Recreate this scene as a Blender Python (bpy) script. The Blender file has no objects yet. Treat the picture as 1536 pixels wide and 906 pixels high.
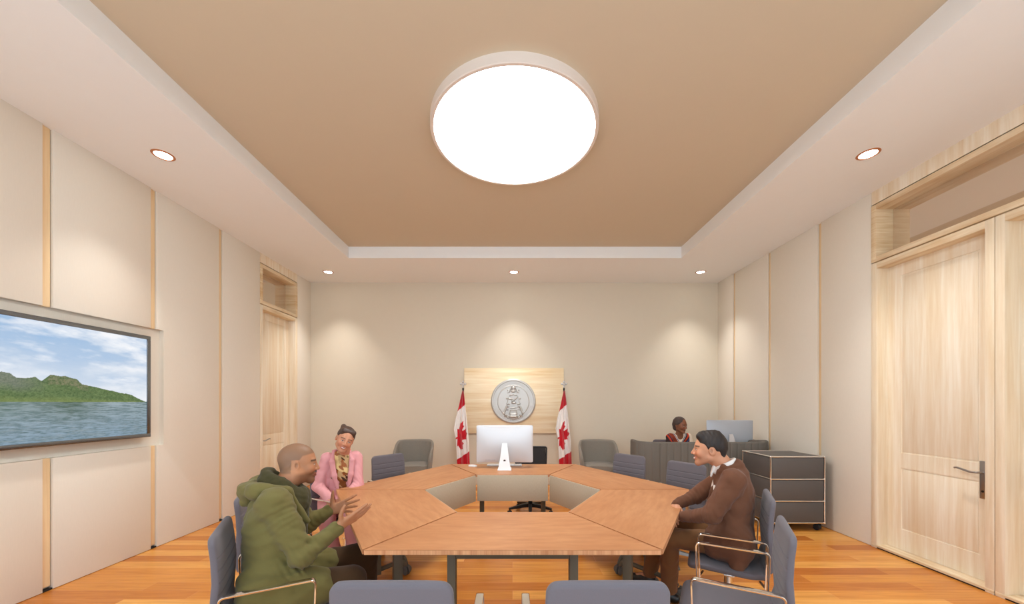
import bpy, bmesh, math, random
import numpy as np
from mathutils import Vector, Matrix

# ---------------------------------------------------------------- camera, light, exposure
SC = bpy.context.scene
COL = SC.collection
PI = math.pi
EYE = 1.5
F_PX = 558.0
cam_data = bpy.data.cameras.new('camera')
cam_data.sensor_width = 36.0
cam_data.lens = F_PX / 1536.0 * 36.0
cam_data.shift_x = -1.0 / 1536.0
cam_data.shift_y = 151.0 / 1536.0
cam_data.clip_start = 0.02
camera = bpy.data.objects.new('camera', cam_data)
camera.location = (0, 0, EYE)
camera.rotation_euler = (PI / 2, 0, 0)
COL.objects.link(camera)
SC.camera = camera

SKY = 2.0                  # daylight let in by the openings added behind the camera
world = bpy.data.worlds.new('world')
world.use_nodes = True
world.node_tree.nodes['Background'].inputs[0].default_value = (0.84, 0.99, 1.10, 1)
world.node_tree.nodes['Background'].inputs[1].default_value = SKY
SC.world = world
SC.view_settings.view_transform = 'Standard'
SC.view_settings.look = 'None'
SC.view_settings.gamma = 1.0
SC.view_settings.exposure = 0.41
SC.view_settings.use_curve_mapping = False
SC.cycles.use_denoising = True
SC.cycles.max_bounces = 10
SC.cycles.diffuse_bounces = 6
SC.cycles.sample_clamp_indirect = 6.0

DISC_STRENGTH = 15.0        # big round ceiling light
DOWN_WATTS = 104.0          # each recessed downlight
DOWN_DISC = 14.0

# room limits, metres (camera stands near the front wall)
XL, XR, YB, YF = -3.695, 3.756, 6.805, -0.34
ZS, ZT = 3.695, 3.867      # soffit, tray ceiling

# ---------------------------------------------------------------- helpers
def S(r, g, b):
    def f(c):
        c /= 255.0
        return c / 12.92 if c <= 0.04045 else ((c + 0.055) / 1.055) ** 2.4
    return (f(r), f(g), f(b), 1.0)

def tag(o, label=None, cat=None, group=None, kind=None):
    if label: o['label'] = label
    if cat: o['category'] = cat
    if group: o['group'] = group
    if kind: o['kind'] = kind
    return o

def empty(name, loc, rz=0.0):
    o = bpy.data.objects.new(name, None)
    o.empty_display_size = 0.1
    o.location = loc
    o.rotation_euler = (0, 0, rz)
    COL.objects.link(o)
    return o

def copy_tree(o, parent=None):
    c = o.copy()
    COL.objects.link(c)
    if parent is not None: c.parent = parent
    for ch in list(o.children): copy_tree(ch, c)
    return c

class MB:
    """collects shapes into one bmesh"""
    def __init__(self): self.bm = bmesh.new()
    def box(self, x0, x1, y0, y1, z0, z1, bev=0.0, seg=2, M=None):
        vs = [self.bm.verts.new(p) for p in
              [(x0,y0,z0),(x1,y0,z0),(x1,y1,z0),(x0,y1,z0),(x0,y0,z1),(x1,y0,z1),(x1,y1,z1),(x0,y1,z1)]]
        fs = [self.bm.faces.new([vs[i] for i in f]) for f in
              [(0,3,2,1),(4,5,6,7),(0,1,5,4),(1,2,6,5),(2,3,7,6),(3,0,4,7)]]
        if bev > 0:
            es = list({e for f in fs for e in f.edges})
            r = bmesh.ops.bevel(self.bm, geom=es, offset=bev, segments=seg, profile=0.5, affect='EDGES')
            vs = list({v for f in r['faces'] for v in f.verts} | {v for v in vs if v.is_valid})
        if M is not None:
            bmesh.ops.transform(self.bm, matrix=M, verts=[v for v in vs if v.is_valid])
        return self
    def prism(self, pts, z0, z1, M=None, bev=0.0):
        lo = [self.bm.verts.new((p[0], p[1], z0)) for p in pts]
        hi = [self.bm.verts.new((p[0], p[1], z1)) for p in pts]
        n = len(pts)
        fs = [self.bm.faces.new(lo[::-1]), self.bm.faces.new(hi)]
        for i in range(n):
            fs.append(self.bm.faces.new([lo[i], lo[(i+1) % n], hi[(i+1) % n], hi[i]]))
        vs = lo + hi
        if bev > 0:
            es = list({e for f in fs[:2] for e in f.edges})
            r = bmesh.ops.bevel(self.bm, geom=es, offset=bev, segments=2, profile=0.5, affect='EDGES')
            vs = list({v for f in r['faces'] for v in f.verts} | {v for v in vs if v.is_valid})
        if M is not None: bmesh.ops.transform(self.bm, matrix=M, verts=[v for v in vs if v.is_valid])
        return self
    def rings(self, rings, cap=True, closed=False):
        n = len(rings[0])
        R = [[self.bm.verts.new(p) for p in r] for r in rings]
        m = len(R)
        for i in range(m if closed else m - 1):
            a, b = R[i], R[(i+1) % m]
            for j in range(n):
                self.bm.faces.new([a[j], a[(j+1) % n], b[(j+1) % n], b[j]])
        if cap and not closed:
            self.bm.faces.new(R[0][::-1]); self.bm.faces.new(R[-1])
        return self
    def tube(self, pts, r, n=10, flat=None, cap=True):
        """round tube through points; flat=(w, h, up): rectangular-ish section"""
        P = [Vector(p) for p in pts]
        rr = r if isinstance(r, (list, tuple)) else [r] * len(P)
        rings = []
        prev = None
        for i, p in enumerate(P):
            t = (P[min(i+1, len(P)-1)] - P[max(i-1, 0)]).normalized()
            if prev is None:
                a = Vector((0,0,1)) if abs(t.z) < 0.9 else Vector((1,0,0))
                u = t.cross(a).normalized()
            else:
                u = (prev - t * prev.dot(t)).normalized()
            if flat and len(flat) > 2:
                u = Vector(flat[2]); u = (u - t * u.dot(t)).normalized()
            prev = u
            w = t.cross(u)
            ring = []
            for k in range(n):
                a = 2 * PI * (k + 0.5) / n
                c, s = math.cos(a), math.sin(a)
                if flat:
                    c = math.copysign(abs(c) ** 0.45, c) * flat[0]
                    s = math.copysign(abs(s) ** 0.45, s) * flat[1]
                    ring.append(p + u * c + w * s)
                else:
                    ring.append(p + (u * c + w * s) * rr[i])
            rings.append(ring)
        return self.rings(rings, cap)
    def lathe(self, prof, n=32, M=None, o=(0,0,0)):
        rings = []
        for r, z in prof:
            r = max(r, 1e-5)
            rings.append([Vector((o[0] + r*math.cos(2*PI*k/n), o[1] + r*math.sin(2*PI*k/n), o[2] + z)) for k in range(n)])
        if M is not None: rings = [[M @ p for p in r] for r in rings]
        return self.rings(rings)
    def build(self, name, mat, parent=None, smooth=True, ang=35, loc=None):
        bm = self.bm
        bmesh.ops.recalc_face_normals(bm, faces=bm.faces)
        me = bpy.data.meshes.new(name)
        if loc is not None:
            bmesh.ops.translate(bm, vec=-Vector(loc), verts=bm.verts)
        if smooth:
            for f in bm.faces: f.smooth = True
            lim = math.radians(ang)
            for e in bm.edges:
                if len(e.link_faces) == 2 and e.calc_face_angle(0) > lim: e.smooth = False
        bm.to_mesh(me); bm.free()
        if isinstance(mat, (list, tuple)):
            for m in mat: me.materials.append(m)
        else: me.materials.append(mat)
        o = bpy.data.objects.new(name, me)
        COL.objects.link(o)
        if loc is not None: o.location = loc
        if parent is not None: o.parent = parent
        return o

def fillet(pts, r, n=5):
    """round the inner corners of a polyline"""
    P = [Vector(p) for p in pts]
    out = [P[0]]
    for i in range(1, len(P)-1):
        a, b, c = P[i-1], P[i], P[i+1]
        d1 = (a-b).normalized(); d2 = (c-b).normalized()
        rr = min(r, (a-b).length*0.45, (c-b).length*0.45)
        s, e = b + d1*rr, b + d2*rr
        for k in range(n+1):
            t = k/n
            out.append(s*(1-t)**2 + b*2*t*(1-t) + e*t*t)
    out.append(P[-1])
    return out

# ---------------------------------------------------------------- materials
def nodes_of(m):
    m.use_nodes = True
    nt = m.node_tree
    return nt, nt.nodes, nt.links, nt.nodes['Principled BSDF']

def plain(name, col, rough=0.6, metal=0.0, noise=0.0, nscale=40.0, bump=0.0, spec=0.5, stretch=(1,1,1), coat=0.0, sheen=0.0):
    m = bpy.data.materials.new(name)
    nt, N, L, B = nodes_of(m)
    B.inputs['Base Color'].default_value = col
    B.inputs['Roughness'].default_value = rough
    B.inputs['Metallic'].default_value = metal
    B.inputs['Specular IOR Level'].default_value = spec
    if coat: B.inputs['Coat Weight'].default_value = coat
    if sheen: B.inputs['Sheen Weight'].default_value = sheen
    tc = N.new('ShaderNodeTexCoord'); mp = N.new('ShaderNodeMapping')
    mp.inputs['Scale'].default_value = stretch
    L.new(tc.outputs['Object'], mp.inputs[0])
    nz = N.new('ShaderNodeTexNoise'); nz.inputs['Scale'].default_value = nscale
    nz.inputs['Detail'].default_value = 4
    L.new(mp.outputs[0], nz.inputs['Vector'])
    if noise > 0:
        mx = N.new('ShaderNodeMix'); mx.data_type = 'RGBA'
        c = col
        mx.inputs[6].default_value = (c[0]*(1-noise), c[1]*(1-noise), c[2]*(1-noise), 1)
        mx.inputs[7].default_value = (min(1,c[0]*(1+noise)), min(1,c[1]*(1+noise)), min(1,c[2]*(1+noise)), 1)
        L.new(nz.outputs['Fac'], mx.inputs[0]); L.new(mx.outputs[2], B.inputs['Base Color'])
    if bump > 0:
        bp = N.new('ShaderNodeBump'); bp.inputs['Strength'].default_value = bump
        bp.inputs['Distance'].default_value = 0.002
        L.new(nz.outputs['Fac'], bp.inputs['Height']); L.new(bp.outputs[0], B.inputs['Normal'])
    return m

def wood(name, c1, c2, stretch=(22, 22, 1.0), rough=0.42, band=None, spots=0.0, spec=0.35, c3=None):
    """streaky veneer; the grain runs along the axis with the small stretch"""
    m = bpy.data.materials.new(name)
    nt, N, L, B = nodes_of(m)
    B.inputs['Roughness'].default_value = rough
    B.inputs['Specular IOR Level'].default_value = spec
    tc = N.new('ShaderNodeTexCoord'); mp = N.new('ShaderNodeMapping')
    mp.inputs['Scale'].default_value = stretch
    L.new(tc.outputs['Object'], mp.inputs[0])
    nz = N.new('ShaderNodeTexNoise'); nz.inputs['Scale'].default_value = 1.0
    nz.inputs['Detail'].default_value = 5; nz.inputs['Roughness'].default_value = 0.62
    nz.inputs['Distortion'].default_value = 0.25
    L.new(mp.outputs[0], nz.inputs['Vector'])
    cr = N.new('ShaderNodeValToRGB')
    cr.color_ramp.elements[0].position = 0.32; cr.color_ramp.elements[0].color = c2
    cr.color_ramp.elements[1].position = 0.66; cr.color_ramp.elements[1].color = c1
    L.new(nz.outputs['Fac'], cr.inputs[0])
    out = cr.outputs[0]
    if band:
        mp2 = N.new('ShaderNodeMapping'); mp2.inputs['Scale'].default_value = band
        L.new(tc.outputs['Object'], mp2.inputs[0])
        n2 = N.new('ShaderNodeTexNoise'); n2.inputs['Scale'].default_value = 1.0; n2.inputs['Detail'].default_value = 2
        L.new(mp2.outputs[0], n2.inputs['Vector'])
        cr2 = N.new('ShaderNodeValToRGB')
        cr2.color_ramp.elements[0].position = 0.35; cr2.color_ramp.elements[0].color = c3 or (0.78, 0.72, 0.66, 1)
        cr2.color_ramp.elements[1].position = 0.62; cr2.color_ramp.elements[1].color = (1, 1, 1, 1)
        L.new(n2.outputs['Fac'], cr2.inputs[0])
        mx = N.new('ShaderNodeMix'); mx.data_type = 'RGBA'; mx.blend_type = 'MULTIPLY'; mx.inputs[0].default_value = 1.0
        L.new(out, mx.inputs[6]); L.new(cr2.outputs[0], mx.inputs[7])
        out = mx.outputs[2]
    L.new(out, B.inputs['Base Color'])
    bp = N.new('ShaderNodeBump'); bp.inputs['Strength'].default_value = 0.06; bp.inputs['Distance'].default_value = 0.002
    L.new(nz.outputs['Fac'], bp.inputs['Height']); L.new(bp.outputs[0], B.inputs['Normal'])
    return m

def vcol(name, rough=0.6, spec=0.3, bump=0.0, bscale=200.0, sheen=0.0, emit=0.0, sss=0.0):
    """material that reads the mesh's own colour attribute"""
    m = bpy.data.materials.new(name)
    nt, N, L, B = nodes_of(m)
    at = N.new('ShaderNodeAttribute'); at.attribute_name = 'Col'
    L.new(at.outputs['Color'], B.inputs['Base Color'])
    B.inputs['Roughness'].default_value = rough
    B.inputs['Specular IOR Level'].default_value = spec
    if sheen: B.inputs['Sheen Weight'].default_value = sheen
    if sss:
        B.inputs['Subsurface Weight'].default_value = sss
        B.inputs['Subsurface Radius'].default_value = (0.012, 0.005, 0.003)
        B.inputs['Subsurface Scale'].default_value = 1.0
    if emit:
        L.new(at.outputs['Color'], B.inputs['Emission Color'])
        B.inputs['Emission Strength'].default_value = emit
        B.inputs['Base Color'].default_value = (0.01, 0.01, 0.01, 1)
        for l in list(B.inputs['Base Color'].links): L.remove(l)
    if bump:
        tc = N.new('ShaderNodeTexCoord')
        nz = N.new('ShaderNodeTexNoise'); nz.inputs['Scale'].default_value = bscale
        L.new(tc.outputs['Object'], nz.inputs['Vector'])
        bp = N.new('ShaderNodeBump'); bp.inputs['Strength'].default_value = bump; bp.inputs['Distance'].default_value = 0.002
        L.new(nz.outputs['Fac'], bp.inputs['Height']); L.new(bp.outputs[0], B.inputs['Normal'])
    return m

def emitter(name, col, strength):
    m = bpy.data.materials.new(name)
    m.use_nodes = True
    nt = m.node_tree; nt.nodes.clear()
    e = nt.nodes.new('ShaderNodeEmission'); o = nt.nodes.new('ShaderNodeOutputMaterial')
    e.inputs[0].default_value = col; e.inputs[1].default_value = strength
    nt.links.new(e.outputs[0], o.inputs[0])
    return m

def floor_mat():
    m = bpy.data.materials.new('orange strip parquet')
    nt, N, L, B = nodes_of(m)
    tc = N.new('ShaderNodeTexCoord')
    br = N.new('ShaderNodeTexBrick')
    br.offset = 0.37; br.offset_frequency = 2; br.squash = 1.0
    br.inputs['Color1'].default_value = (0, 0, 0, 1); br.inputs['Color2'].default_value = (1, 1, 1, 1)
    br.inputs['Mortar'].default_value = (0.5, 0.5, 0.5, 1)
    br.inputs['Scale'].default_value = 1.0
    br.inputs['Mortar Size'].default_value = 0.0012
    br.inputs['Mortar Smooth'].default_value = 0.2
    br.inputs['Bias'].default_value = 0.0
    br.inputs['Brick Width'].default_value = 1.25
    br.inputs['Row Height'].default_value = 0.135
    L.new(tc.outputs['Object'], br.inputs['Vector'])
    # a tone for each board
    cr = N.new('ShaderNodeValToRGB')
    e = cr.color_ramp.elements
    e[0].position = 0.0; e[0].color = S(*FLOOR_DARK)
    e[1].position = 1.0; e[1].color = S(*FLOOR_LIGHT)
    x = e.new(0.5); x.color = S(*FLOOR_MID)
    L.new(br.outputs['Color'], cr.inputs[0])
    mp = N.new('ShaderNodeMapping'); mp.inputs['Scale'].default_value = (1.6, 26, 1)
    L.new(tc.outputs['Object'], mp.inputs[0])
    nz = N.new('ShaderNodeTexNoise'); nz.inputs['Scale'].default_value = 1.4; nz.inputs['Detail'].default_value = 6
    nz.inputs['Distortion'].default_value = 0.8
    L.new(mp.outputs[0], nz.inputs['Vector'])
    cr2 = N.new('ShaderNodeValToRGB')
    cr2.color_ramp.elements[0].position = 0.3; cr2.color_ramp.elements[0].color = (0.72, 0.62, 0.55, 1)
    cr2.color_ramp.elements[1].position = 0.65; cr2.color_ramp.elements[1].color = (1, 1, 1, 1)
    L.new(nz.outputs['Fac'], cr2.inputs[0])
    mx = N.new('ShaderNodeMix'); mx.data_type = 'RGBA'; mx.blend_type = 'MULTIPLY'; mx.inputs[0].default_value = 0.75
    L.new(cr.outputs[0], mx.inputs[6]); L.new(cr2.outputs[0], mx.inputs[7])
    # joints
    mj = N.new('ShaderNodeMix'); mj.data_type = 'RGBA'
    L.new(br.outputs['Fac'], mj.inputs[0]); L.new(mx.outputs[2], mj.inputs[6])
    mj.inputs[7].default_value = S(214, 140, 84)
    L.new(mj.outputs[2], B.inputs['Base Color'])
    B.inputs['Roughness'].default_value = 0.27
    B.inputs['Specular IOR Level'].default_value = 0.45
    bp = N.new('ShaderNodeBump'); bp.inputs['Strength'].default_value = 0.08; bp.inputs['Distance'].default_value = 0.002
    L.new(nz.outputs['Fac'], bp.inputs['Height']); L.new(bp.outputs[0], B.inputs['Normal'])
    return m

FLOOR_DARK, FLOOR_MID, FLOOR_LIGHT = (188, 110, 42), (214, 140, 58), (234, 170, 86)

M = {}
M['floor'] = floor_mat()
M['panel'] = plain('cream fabric wall panel', S(228, 220, 207), 0.8, noise=0.03, nscale=30, stretch=(6, 6, 0.5), bump=0.03, spec=0.2)
M['backwall'] = plain('cream painted wall', S(216, 206, 188), 0.8, noise=0.012, nscale=12, spec=0.2)
M['tray'] = plain('tan ceiling paint', S(208, 194, 171), 0.85, noise=0.01, nscale=8, spec=0.15)
M['soffit'] = plain('warm white soffit paint', S(241, 242, 242), 0.85, noise=0.01, nscale=8, spec=0.15)
M['maple'] = wood('pale maple veneer upright grain', S(244, 236, 220), S(231, 214, 187), (26, 26, 1.3), 0.45, band=(9, 9, 0.3), c3=(0.93, 0.86, 0.76, 1))
M['maple_h'] = wood('pale maple veneer crosswise grain', S(238, 222, 192), S(216, 188, 148), (3, 3, 40), 0.5, band=(1.0, 1.0, 7), c3=(0.84, 0.75, 0.63, 1))
M['maple_y'] = wood('pale maple veneer long grain', S(240, 224, 196), S(220, 194, 156), (26, 1.5, 26), 0.45, band=(7, 2.5, 7), c3=(0.86, 0.78, 0.68, 1))
M['maple_x'] = wood('pale maple boards', S(250, 238, 212), S(236, 214, 176), (1.2, 8, 26), 0.45, band=(0.6, 1, 6), c3=(0.90, 0.82, 0.70, 1))
M['strip'] = wood('maple strip', S(240, 214, 172), S(226, 192, 146), (30, 30, 1.2), 0.45)
M['top'] = wood('orange cherry veneer', S(197, 140, 96), S(181, 122, 79), (5, 26, 20), 0.4, band=(1.4, 3.2, 3), c3=(0.90, 0.84, 0.78, 1), spec=0.35)
M['edge'] = wood('striped cherry edge', S(226, 168, 122), S(190, 126, 84), (38, 38, 0.6), 0.5)
M['gap'] = plain('dark gap', S(28, 20, 16), 0.9)
M['frame'] = plain('bronze grey powder coat', S(98, 91, 76), 0.5, spec=0.4)
M['castor'] = plain('grey castor rubber', S(96, 90, 84), 0.6)
M['fabric'] = plain('blue grey woollen fabric', S(104, 98, 103), 0.9, noise=0.07, nscale=420, bump=0.25, spec=0.15, sheen=0.15)
M['chrome'] = plain('polished chrome', (0.86, 0.86, 0.86, 1), 0.08, metal=1.0)
M['steel'] = plain('brushed steel', (0.40, 0.40, 0.42, 1), 0.30, metal=1.0, stretch=(1, 1, 30))
M['black'] = plain('black plastic', S(24, 24, 26), 0.5)
M['mesh_black'] = plain('black mesh fabric', S(40, 36, 36), 0.8, noise=0.3, nscale=300)
M['silver'] = plain('pale aluminium', S(206, 204, 206), 0.36, metal=0.3, spec=0.5)
M['silver2'] = plain('pale grey casing', S(178, 182, 190), 0.4, metal=0.2, spec=0.5)
M['white'] = plain('white plastic', S(228, 226, 227), 0.4)
M['base_metal'] = plain('dull metal of the chair feet', (0.22, 0.21, 0.20, 1), 0.4, metal=1.0)
M['trim'] = plain('white metal rim', S(226, 214, 204), 0.6)
M['copper'] = plain('copper trim ring', S(196, 128, 84), 0.35, metal=0.6)
M['glow'] = emitter('white light diffuser', (0.97, 1.0, 0.99, 1), DISC_STRENGTH)
M['glow2'] = emitter('downlight lens', (1.0, 0.95, 0.88, 1), DOWN_DISC)
M['tub'] = plain('grey armchair upholstery', S(134, 126, 116), 0.9, noise=0.08, nscale=60, bump=0.2, spec=0.15, sheen=0.15)
M['walnut'] = wood('reddish beech leg', S(150, 84, 44), S(120, 62, 30), (30, 30, 2), 0.4)
M['felt'] = plain('grey channel felt', S(114, 108, 101), 0.95, noise=0.06, nscale=150, bump=0.2, spec=0.1)
M['modesty'] = plain('greige linen modesty panel', S(182, 166, 145), 0.9, noise=0.14, nscale=45, stretch=(6, 6, 1), bump=0.15, spec=0.1)
M['drawer'] = plain('anthracite metal panel', S(88, 84, 82), 0.5, spec=0.4)
M['bezel'] = plain('dark gunmetal bezel', (0.25, 0.28, 0.32, 1), 0.26, metal=1.0)
M['seal'] = plain('matt silver relief', S(196, 194, 190), 0.42, metal=0.45)
def pane_mat():
    m = bpy.data.materials.new('reflective transom glass')
    nt, N, L, B = nodes_of(m)
    B.inputs['Base Color'].default_value = S(214, 198, 178); B.inputs['Metallic'].default_value = 0.6
    B.inputs['Roughness'].default_value = 0.03
    B.inputs['IOR'].default_value = 2.6
    B.inputs['Specular IOR Level'].default_value = 1.0
    return m
M['pane'] = pane_mat()
# ---------------------------------------------------------------- the room
def struct(name, o_builder, mat, parent=None, loc=None):
    o = o_builder.build(name, mat, parent, loc=loc)
    if parent is None: o['kind'] = 'structure'
    return o

struct('floor', MB().box(XL-0.3, XR+0.35, YF-0.2, YB+0.2, -0.06, 0.0), M['floor'])
struct('wall_back', MB().box(XL-0.2, XR+0.35, YB, YB+0.12, 0, 4.1), M['backwall'])
# unseen wall behind the camera; window openings and bars added for even daylight
wf = MB()
WX0, WX1, WZ0, WZ1 = -3.3, 3.35, 0.30, 3.50
wf.box(XL-0.2, WX0, YF-0.12, YF, 0, 4.1); wf.box(WX1, XR+0.35, YF-0.12, YF, 0, 4.1)
wf.box(WX0, WX1, YF-0.12, YF, 0, WZ0); wf.box(WX0, WX1, YF-0.12, YF, WZ1, 4.1)
wfo = struct('wall_front', wf, M['backwall'])
wn = MB()
for i in range(5):
    x = WX0 + (WX1-WX0)*i/4
    wn.box(x-0.03, x+0.03, YF-0.09, YF-0.03, WZ0, WZ1)
for z in (WZ0+0.03, WZ1-0.03): wn.box(WX0, WX1, YF-0.09, YF-0.03, z-0.03, z+0.03)
struct('window_3', wn, M['white'])
pd = bpy.data.lights.new('window_portal', 'AREA')
pd.shape = 'RECTANGLE'; pd.size = WX1-WX0; pd.size_y = WZ1-WZ0; pd.cycles.is_portal = True
po = bpy.data.objects.new('window_portal', pd); COL.objects.link(po)
po.location = ((WX0+WX1)/2, YF-0.13, (WZ0+WZ1)/2); po.rotation_euler = (PI/2, 0, 0)
# tray ceiling with a lowered soffit all round
TX0, TX1, TY0, TY1 = -2.489, 2.56, 0.80, 5.645
ceil = struct('ceiling', MB().box(TX0-0.3, TX1+0.3, TY0-0.3, TY1+0.3, ZT, ZT+0.1), M['tray'])
so = MB()
so.box(XL-0.2, TX0, YF-0.1, YB+0.1, ZS, ZT+0.02)
so.box(TX1, XR+0.35, YF-0.1, YB+0.1, ZS, ZT+0.02)
so.box(TX0, TX1, TY1, YB+0.1, ZS, ZT+0.02)
so.box(TX0, TX1, YF-0.1, TY0, ZS, ZT+0.02)
so.build('soffit', M['soffit'], ceil, smooth=False)

# ---- left wall: panels with grooves, wood strips, TV niche
def side_wall(name, X, sgn, segs, grooves, solid, niche=None):
    """segs: panel spans along y, sgn=+1 when the room lies at larger x"""
    d = 0.042
    wb = MB()
    a, b = sorted((X - sgn*0.20, X - sgn*(d+0.006)))
    for (y0, y1) in solid: wb.box(a, b, y0, y1, 0, 4.05)
    a, b = sorted((X - sgn*0.20, X - sgn*0.25)); wb.box(a, b, YF-0.1, YB+0.1, 0, 4.05)
    w = struct(name, wb, M['panel'])
    for (y0, y1) in segs:
        a, b = sorted((X - sgn*(d+0.004), X))
        spans = [(0.004, ZS)]
        if niche and y1 <= niche[1] + 0.001: spans = [(0.004, niche[2]), (niche[3], ZS)]
        for z0, z1 in spans:
            MB().box(a, b, y0, y1, z0, z1, 0.0025).build('panel', M['panel'], w)
        if niche and y0 < niche[1] < y1 - 0.001: pass
    for (y0, y1) in grooves:
        spans = [(0.03, ZS)]
        if niche and y0 < niche[1]+0.01: spans = [(0.03, niche[2]), (niche[3], ZS)]
        for z0, z1 in spans:
            ym = y0 + (y1-y0)*0.42
            s = MB()
            a, b = sorted((X - sgn*(d+0.002), X - sgn*(d-0.026)))
            s.box(a, b, y0 + 0.001, y1-0.005, z0, z1, 0.005, 3)
            s.build('wood_strip', M['strip'], w)
        a, b = sorted((X - sgn*(d+0.002), X - sgn*0.006))
        MB().box(a, b, y0+0.001, y1-0.001, 0.001, 0.014).build('shadow_gap', M['gap'], w)
    return w
gl = [(1.14, 1.205), (2.03, 2.095), (2.925, 2.992), (3.80, 3.865), (4.685, 4.745)]
pl = [(YF, 1.14), (1.205, 2.03), (2.095, 2.925), (2.992, 3.80), (4.745, 5.44), (6.383, YB)]
wl = side_wall('wall_left', XL, +1, pl, gl, [(YF-0.1, 5.442), (6.383, YB+0.1)], niche=(0, 3.80, 1.056, 2.263))
# the panel next to the niche has its corner notched where the recess runs on for a hand's breadth
n = MB()
n.prism([(3.865, 0.004), (4.685, 0.004), (4.685, ZS), (3.865, ZS), (3.865, 2.263), (3.94, 2.263), (3.94, 1.056), (3.865, 1.056)], XL-0.046, XL,
        M=Matrix(((0, 0, 1, 0), (1, 0, 0, 0), (0, 1, 0, 0), (0, 0, 0, 1))), bev=0.002)
n.build('panel', M['panel'], wl)
gr = [(0.9, 0.96), (1.80, 1.86), (4.53, 4.585), (5.42, 5.48), (6.285, 6.345)]
pr = [(YF, 0.9), (0.96, 1.80), (1.86, 1.897), (3.897, 4.53), (4.585, 5.42), (5.48, 6.285), (6.345, YB)]
wr = side_wall('wall_right', XR, -1, pr, gr, [(YF-0.1, 1.897), (3.895, YB+0.1)])

# ---- doors with transoms, recessed into the wall.  X is the wall face, sgn points into the room
def door_unit(num, X, sgn, y0, y1, handle_far, transom=True, ty=None):
    """one framed door leaf between y0 and y1 (outer frame)"""
    ztop, fw, dep = 2.945, 0.057, 0.116
    root = empty('door_%d' % num, (X, (y0+y1)/2, 0)); root['kind'] = 'structure'
    def bx(mb, x0, x1, ya, yb, za, zb, bev=0.0):
        # x0,x1 are depths behind the face (positive goes into the wall); y relative to root
        a, b = sorted((-sgn*x0, -sgn*x1))
        mb.box(a, b, ya-(y0+y1)/2, yb-(y0+y1)/2, za, zb, bev)
    f = MB()
    bx(f, -0.004, dep+0.05, y0, y0+fw, 0.0, ztop, 0.002)
    bx(f, -0.004, dep+0.05, y1-fw, y1, 0.0, ztop, 0.002)
    f.build('door_frame', M['maple'], root)
    f = MB(); bx(f, -0.004, dep+0.05, y0+fw, y1-fw, ztop-0.06, ztop, 0.001)
    f.build('frame_head', M['maple_y'], root)
    f = MB(); bx(f, -0.006, dep+0.05, y0, y1, 0.012, 0.034, 0.002)
    f.build('threshold', M['maple_y'], root)
    f = MB(); bx(f, 0.0, dep, y0, y1, 0.0, 0.012)
    f.build('shadow_gap', M['gap'], root)
    # leaf: stiles, rails and two sunk panels in one mesh
    ya, yb = y0+fw, y1-fw
    za, zb = 0.036, ztop-0.06
    sw = 0.126
    f = MB()
    bx(f, dep+0.007, dep+0.045, ya, yb, za, zb)                       # core
    for (a, b) in ((ya, ya+sw), (yb-sw, yb)): bx(f, dep, dep+0.02, a, b, za, zb)
    for (c, d) in ((za, 0.24), (0.85, 1.0), (2.77, zb)): bx(f, dep, dep+0.02, ya+sw, yb-sw, c, d)
    for (c, d) in ((0.24, 0.85), (1.0, 2.77)):                        # raised field of each panel
        bx(f, dep+0.003, dep+0.02, ya+sw+0.014, yb-sw-0.014, c+0.014, d-0.014, 0.003)
    f.build('leaf', M['maple'], root)
    # lever handle on a long plate
    hy = (yb - 0.085) if handle_far else (ya + 0.102)
    s = -1 if handle_far else 1
    f = MB(); bx(f, dep-0.008, dep+0.001, hy-0.022, hy+0.022, 0.71, 1.02, 0.003)
    pl_ = f.build('handle_plate', M['steel'], root)
    h = MB()
    yy = hy - (y0+y1)/2
    xx = -sgn*(dep-0.008)
    pts = [(xx, yy, 0.925), (xx+sgn*0.05, yy, 0.925), (xx+sgn*0.055, yy+s*0.04, 0.922), (xx+sgn*0.052, yy+s*0.09, 0.934), (xx+sgn*0.05, yy+s*0.14, 0.945), (xx+sgn*0.05, yy+s*0.155, 0.940)]
    h.tube(fillet(pts, 0.02), 0.0085, 8)
    h.build('lever', M['steel'], pl_)
    k = MB()
    k.lathe([(0.0, 0), (0.009, 0), (0.009, 0.003), (0, 0.003)], 12, Matrix.Translation((xx, yy, 0.77)) @ Matrix.Rotation(sgn*PI/2, 4, 'Y'))
    k.build('keyhole', M['black'], pl_)
    return root

def transom(num, X, sgn, y0, y1):
    z0, z1, fw, dep = 2.957, 3.548, 0.052, 0.17
    root = empty('window_%d' % num, (X, (y0+y1)/2, z0)); root['kind'] = 'structure'
    def bx(mb, x0, x1, ya, yb, za, zb, bev=0.0):
        a, b = sorted((-sgn*x0, -sgn*x1))
        mb.box(a, b, ya-(y0+y1)/2, yb-(y0+y1)/2, za-z0, zb-z0, bev)
    f = MB()
    bx(f, -0.006, dep+0.03, y0, y0+fw, z0, z1, 0.002); bx(f, -0.006, dep+0.03, y1-fw, y1, z0, z1, 0.002)
    f.build('frame_side', M['maple_h'], root)
    f = MB()
    bx(f, -0.006, dep+0.03, y0+fw, y1-fw, z0, z0+fw, 0.002); bx(f, -0.006, dep+0.03, y0+fw, y1-fw, z1-fw, z1, 0.002)
    f.build('frame_rail', M['maple_y'], root)
    f = MB(); bx(f, dep, dep+0.01, y0+fw, y1-fw, z0+fw, z1-fw)
    f.build('pane', M['pane'], root)
    f = MB(); bx(f, 0.0, 0.1, y0, y1, z1+0.012, ZS)
    f.build('header_board', M['maple'], root)
    f = MB(); bx(f, 0.012, 0.05, y0, y1, z1, z1+0.012)
    f.build('shadow_gap', M['gap'], root)
    return root
door_unit(1, XR, -1, 2.899, 3.893, False)
door_unit(2, XR, -1, 1.899, 2.893, True)
transom(1, XR, -1, 1.899, 3.893)
door_unit(3, XL, +1, 5.444, 6.381, False)
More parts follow.
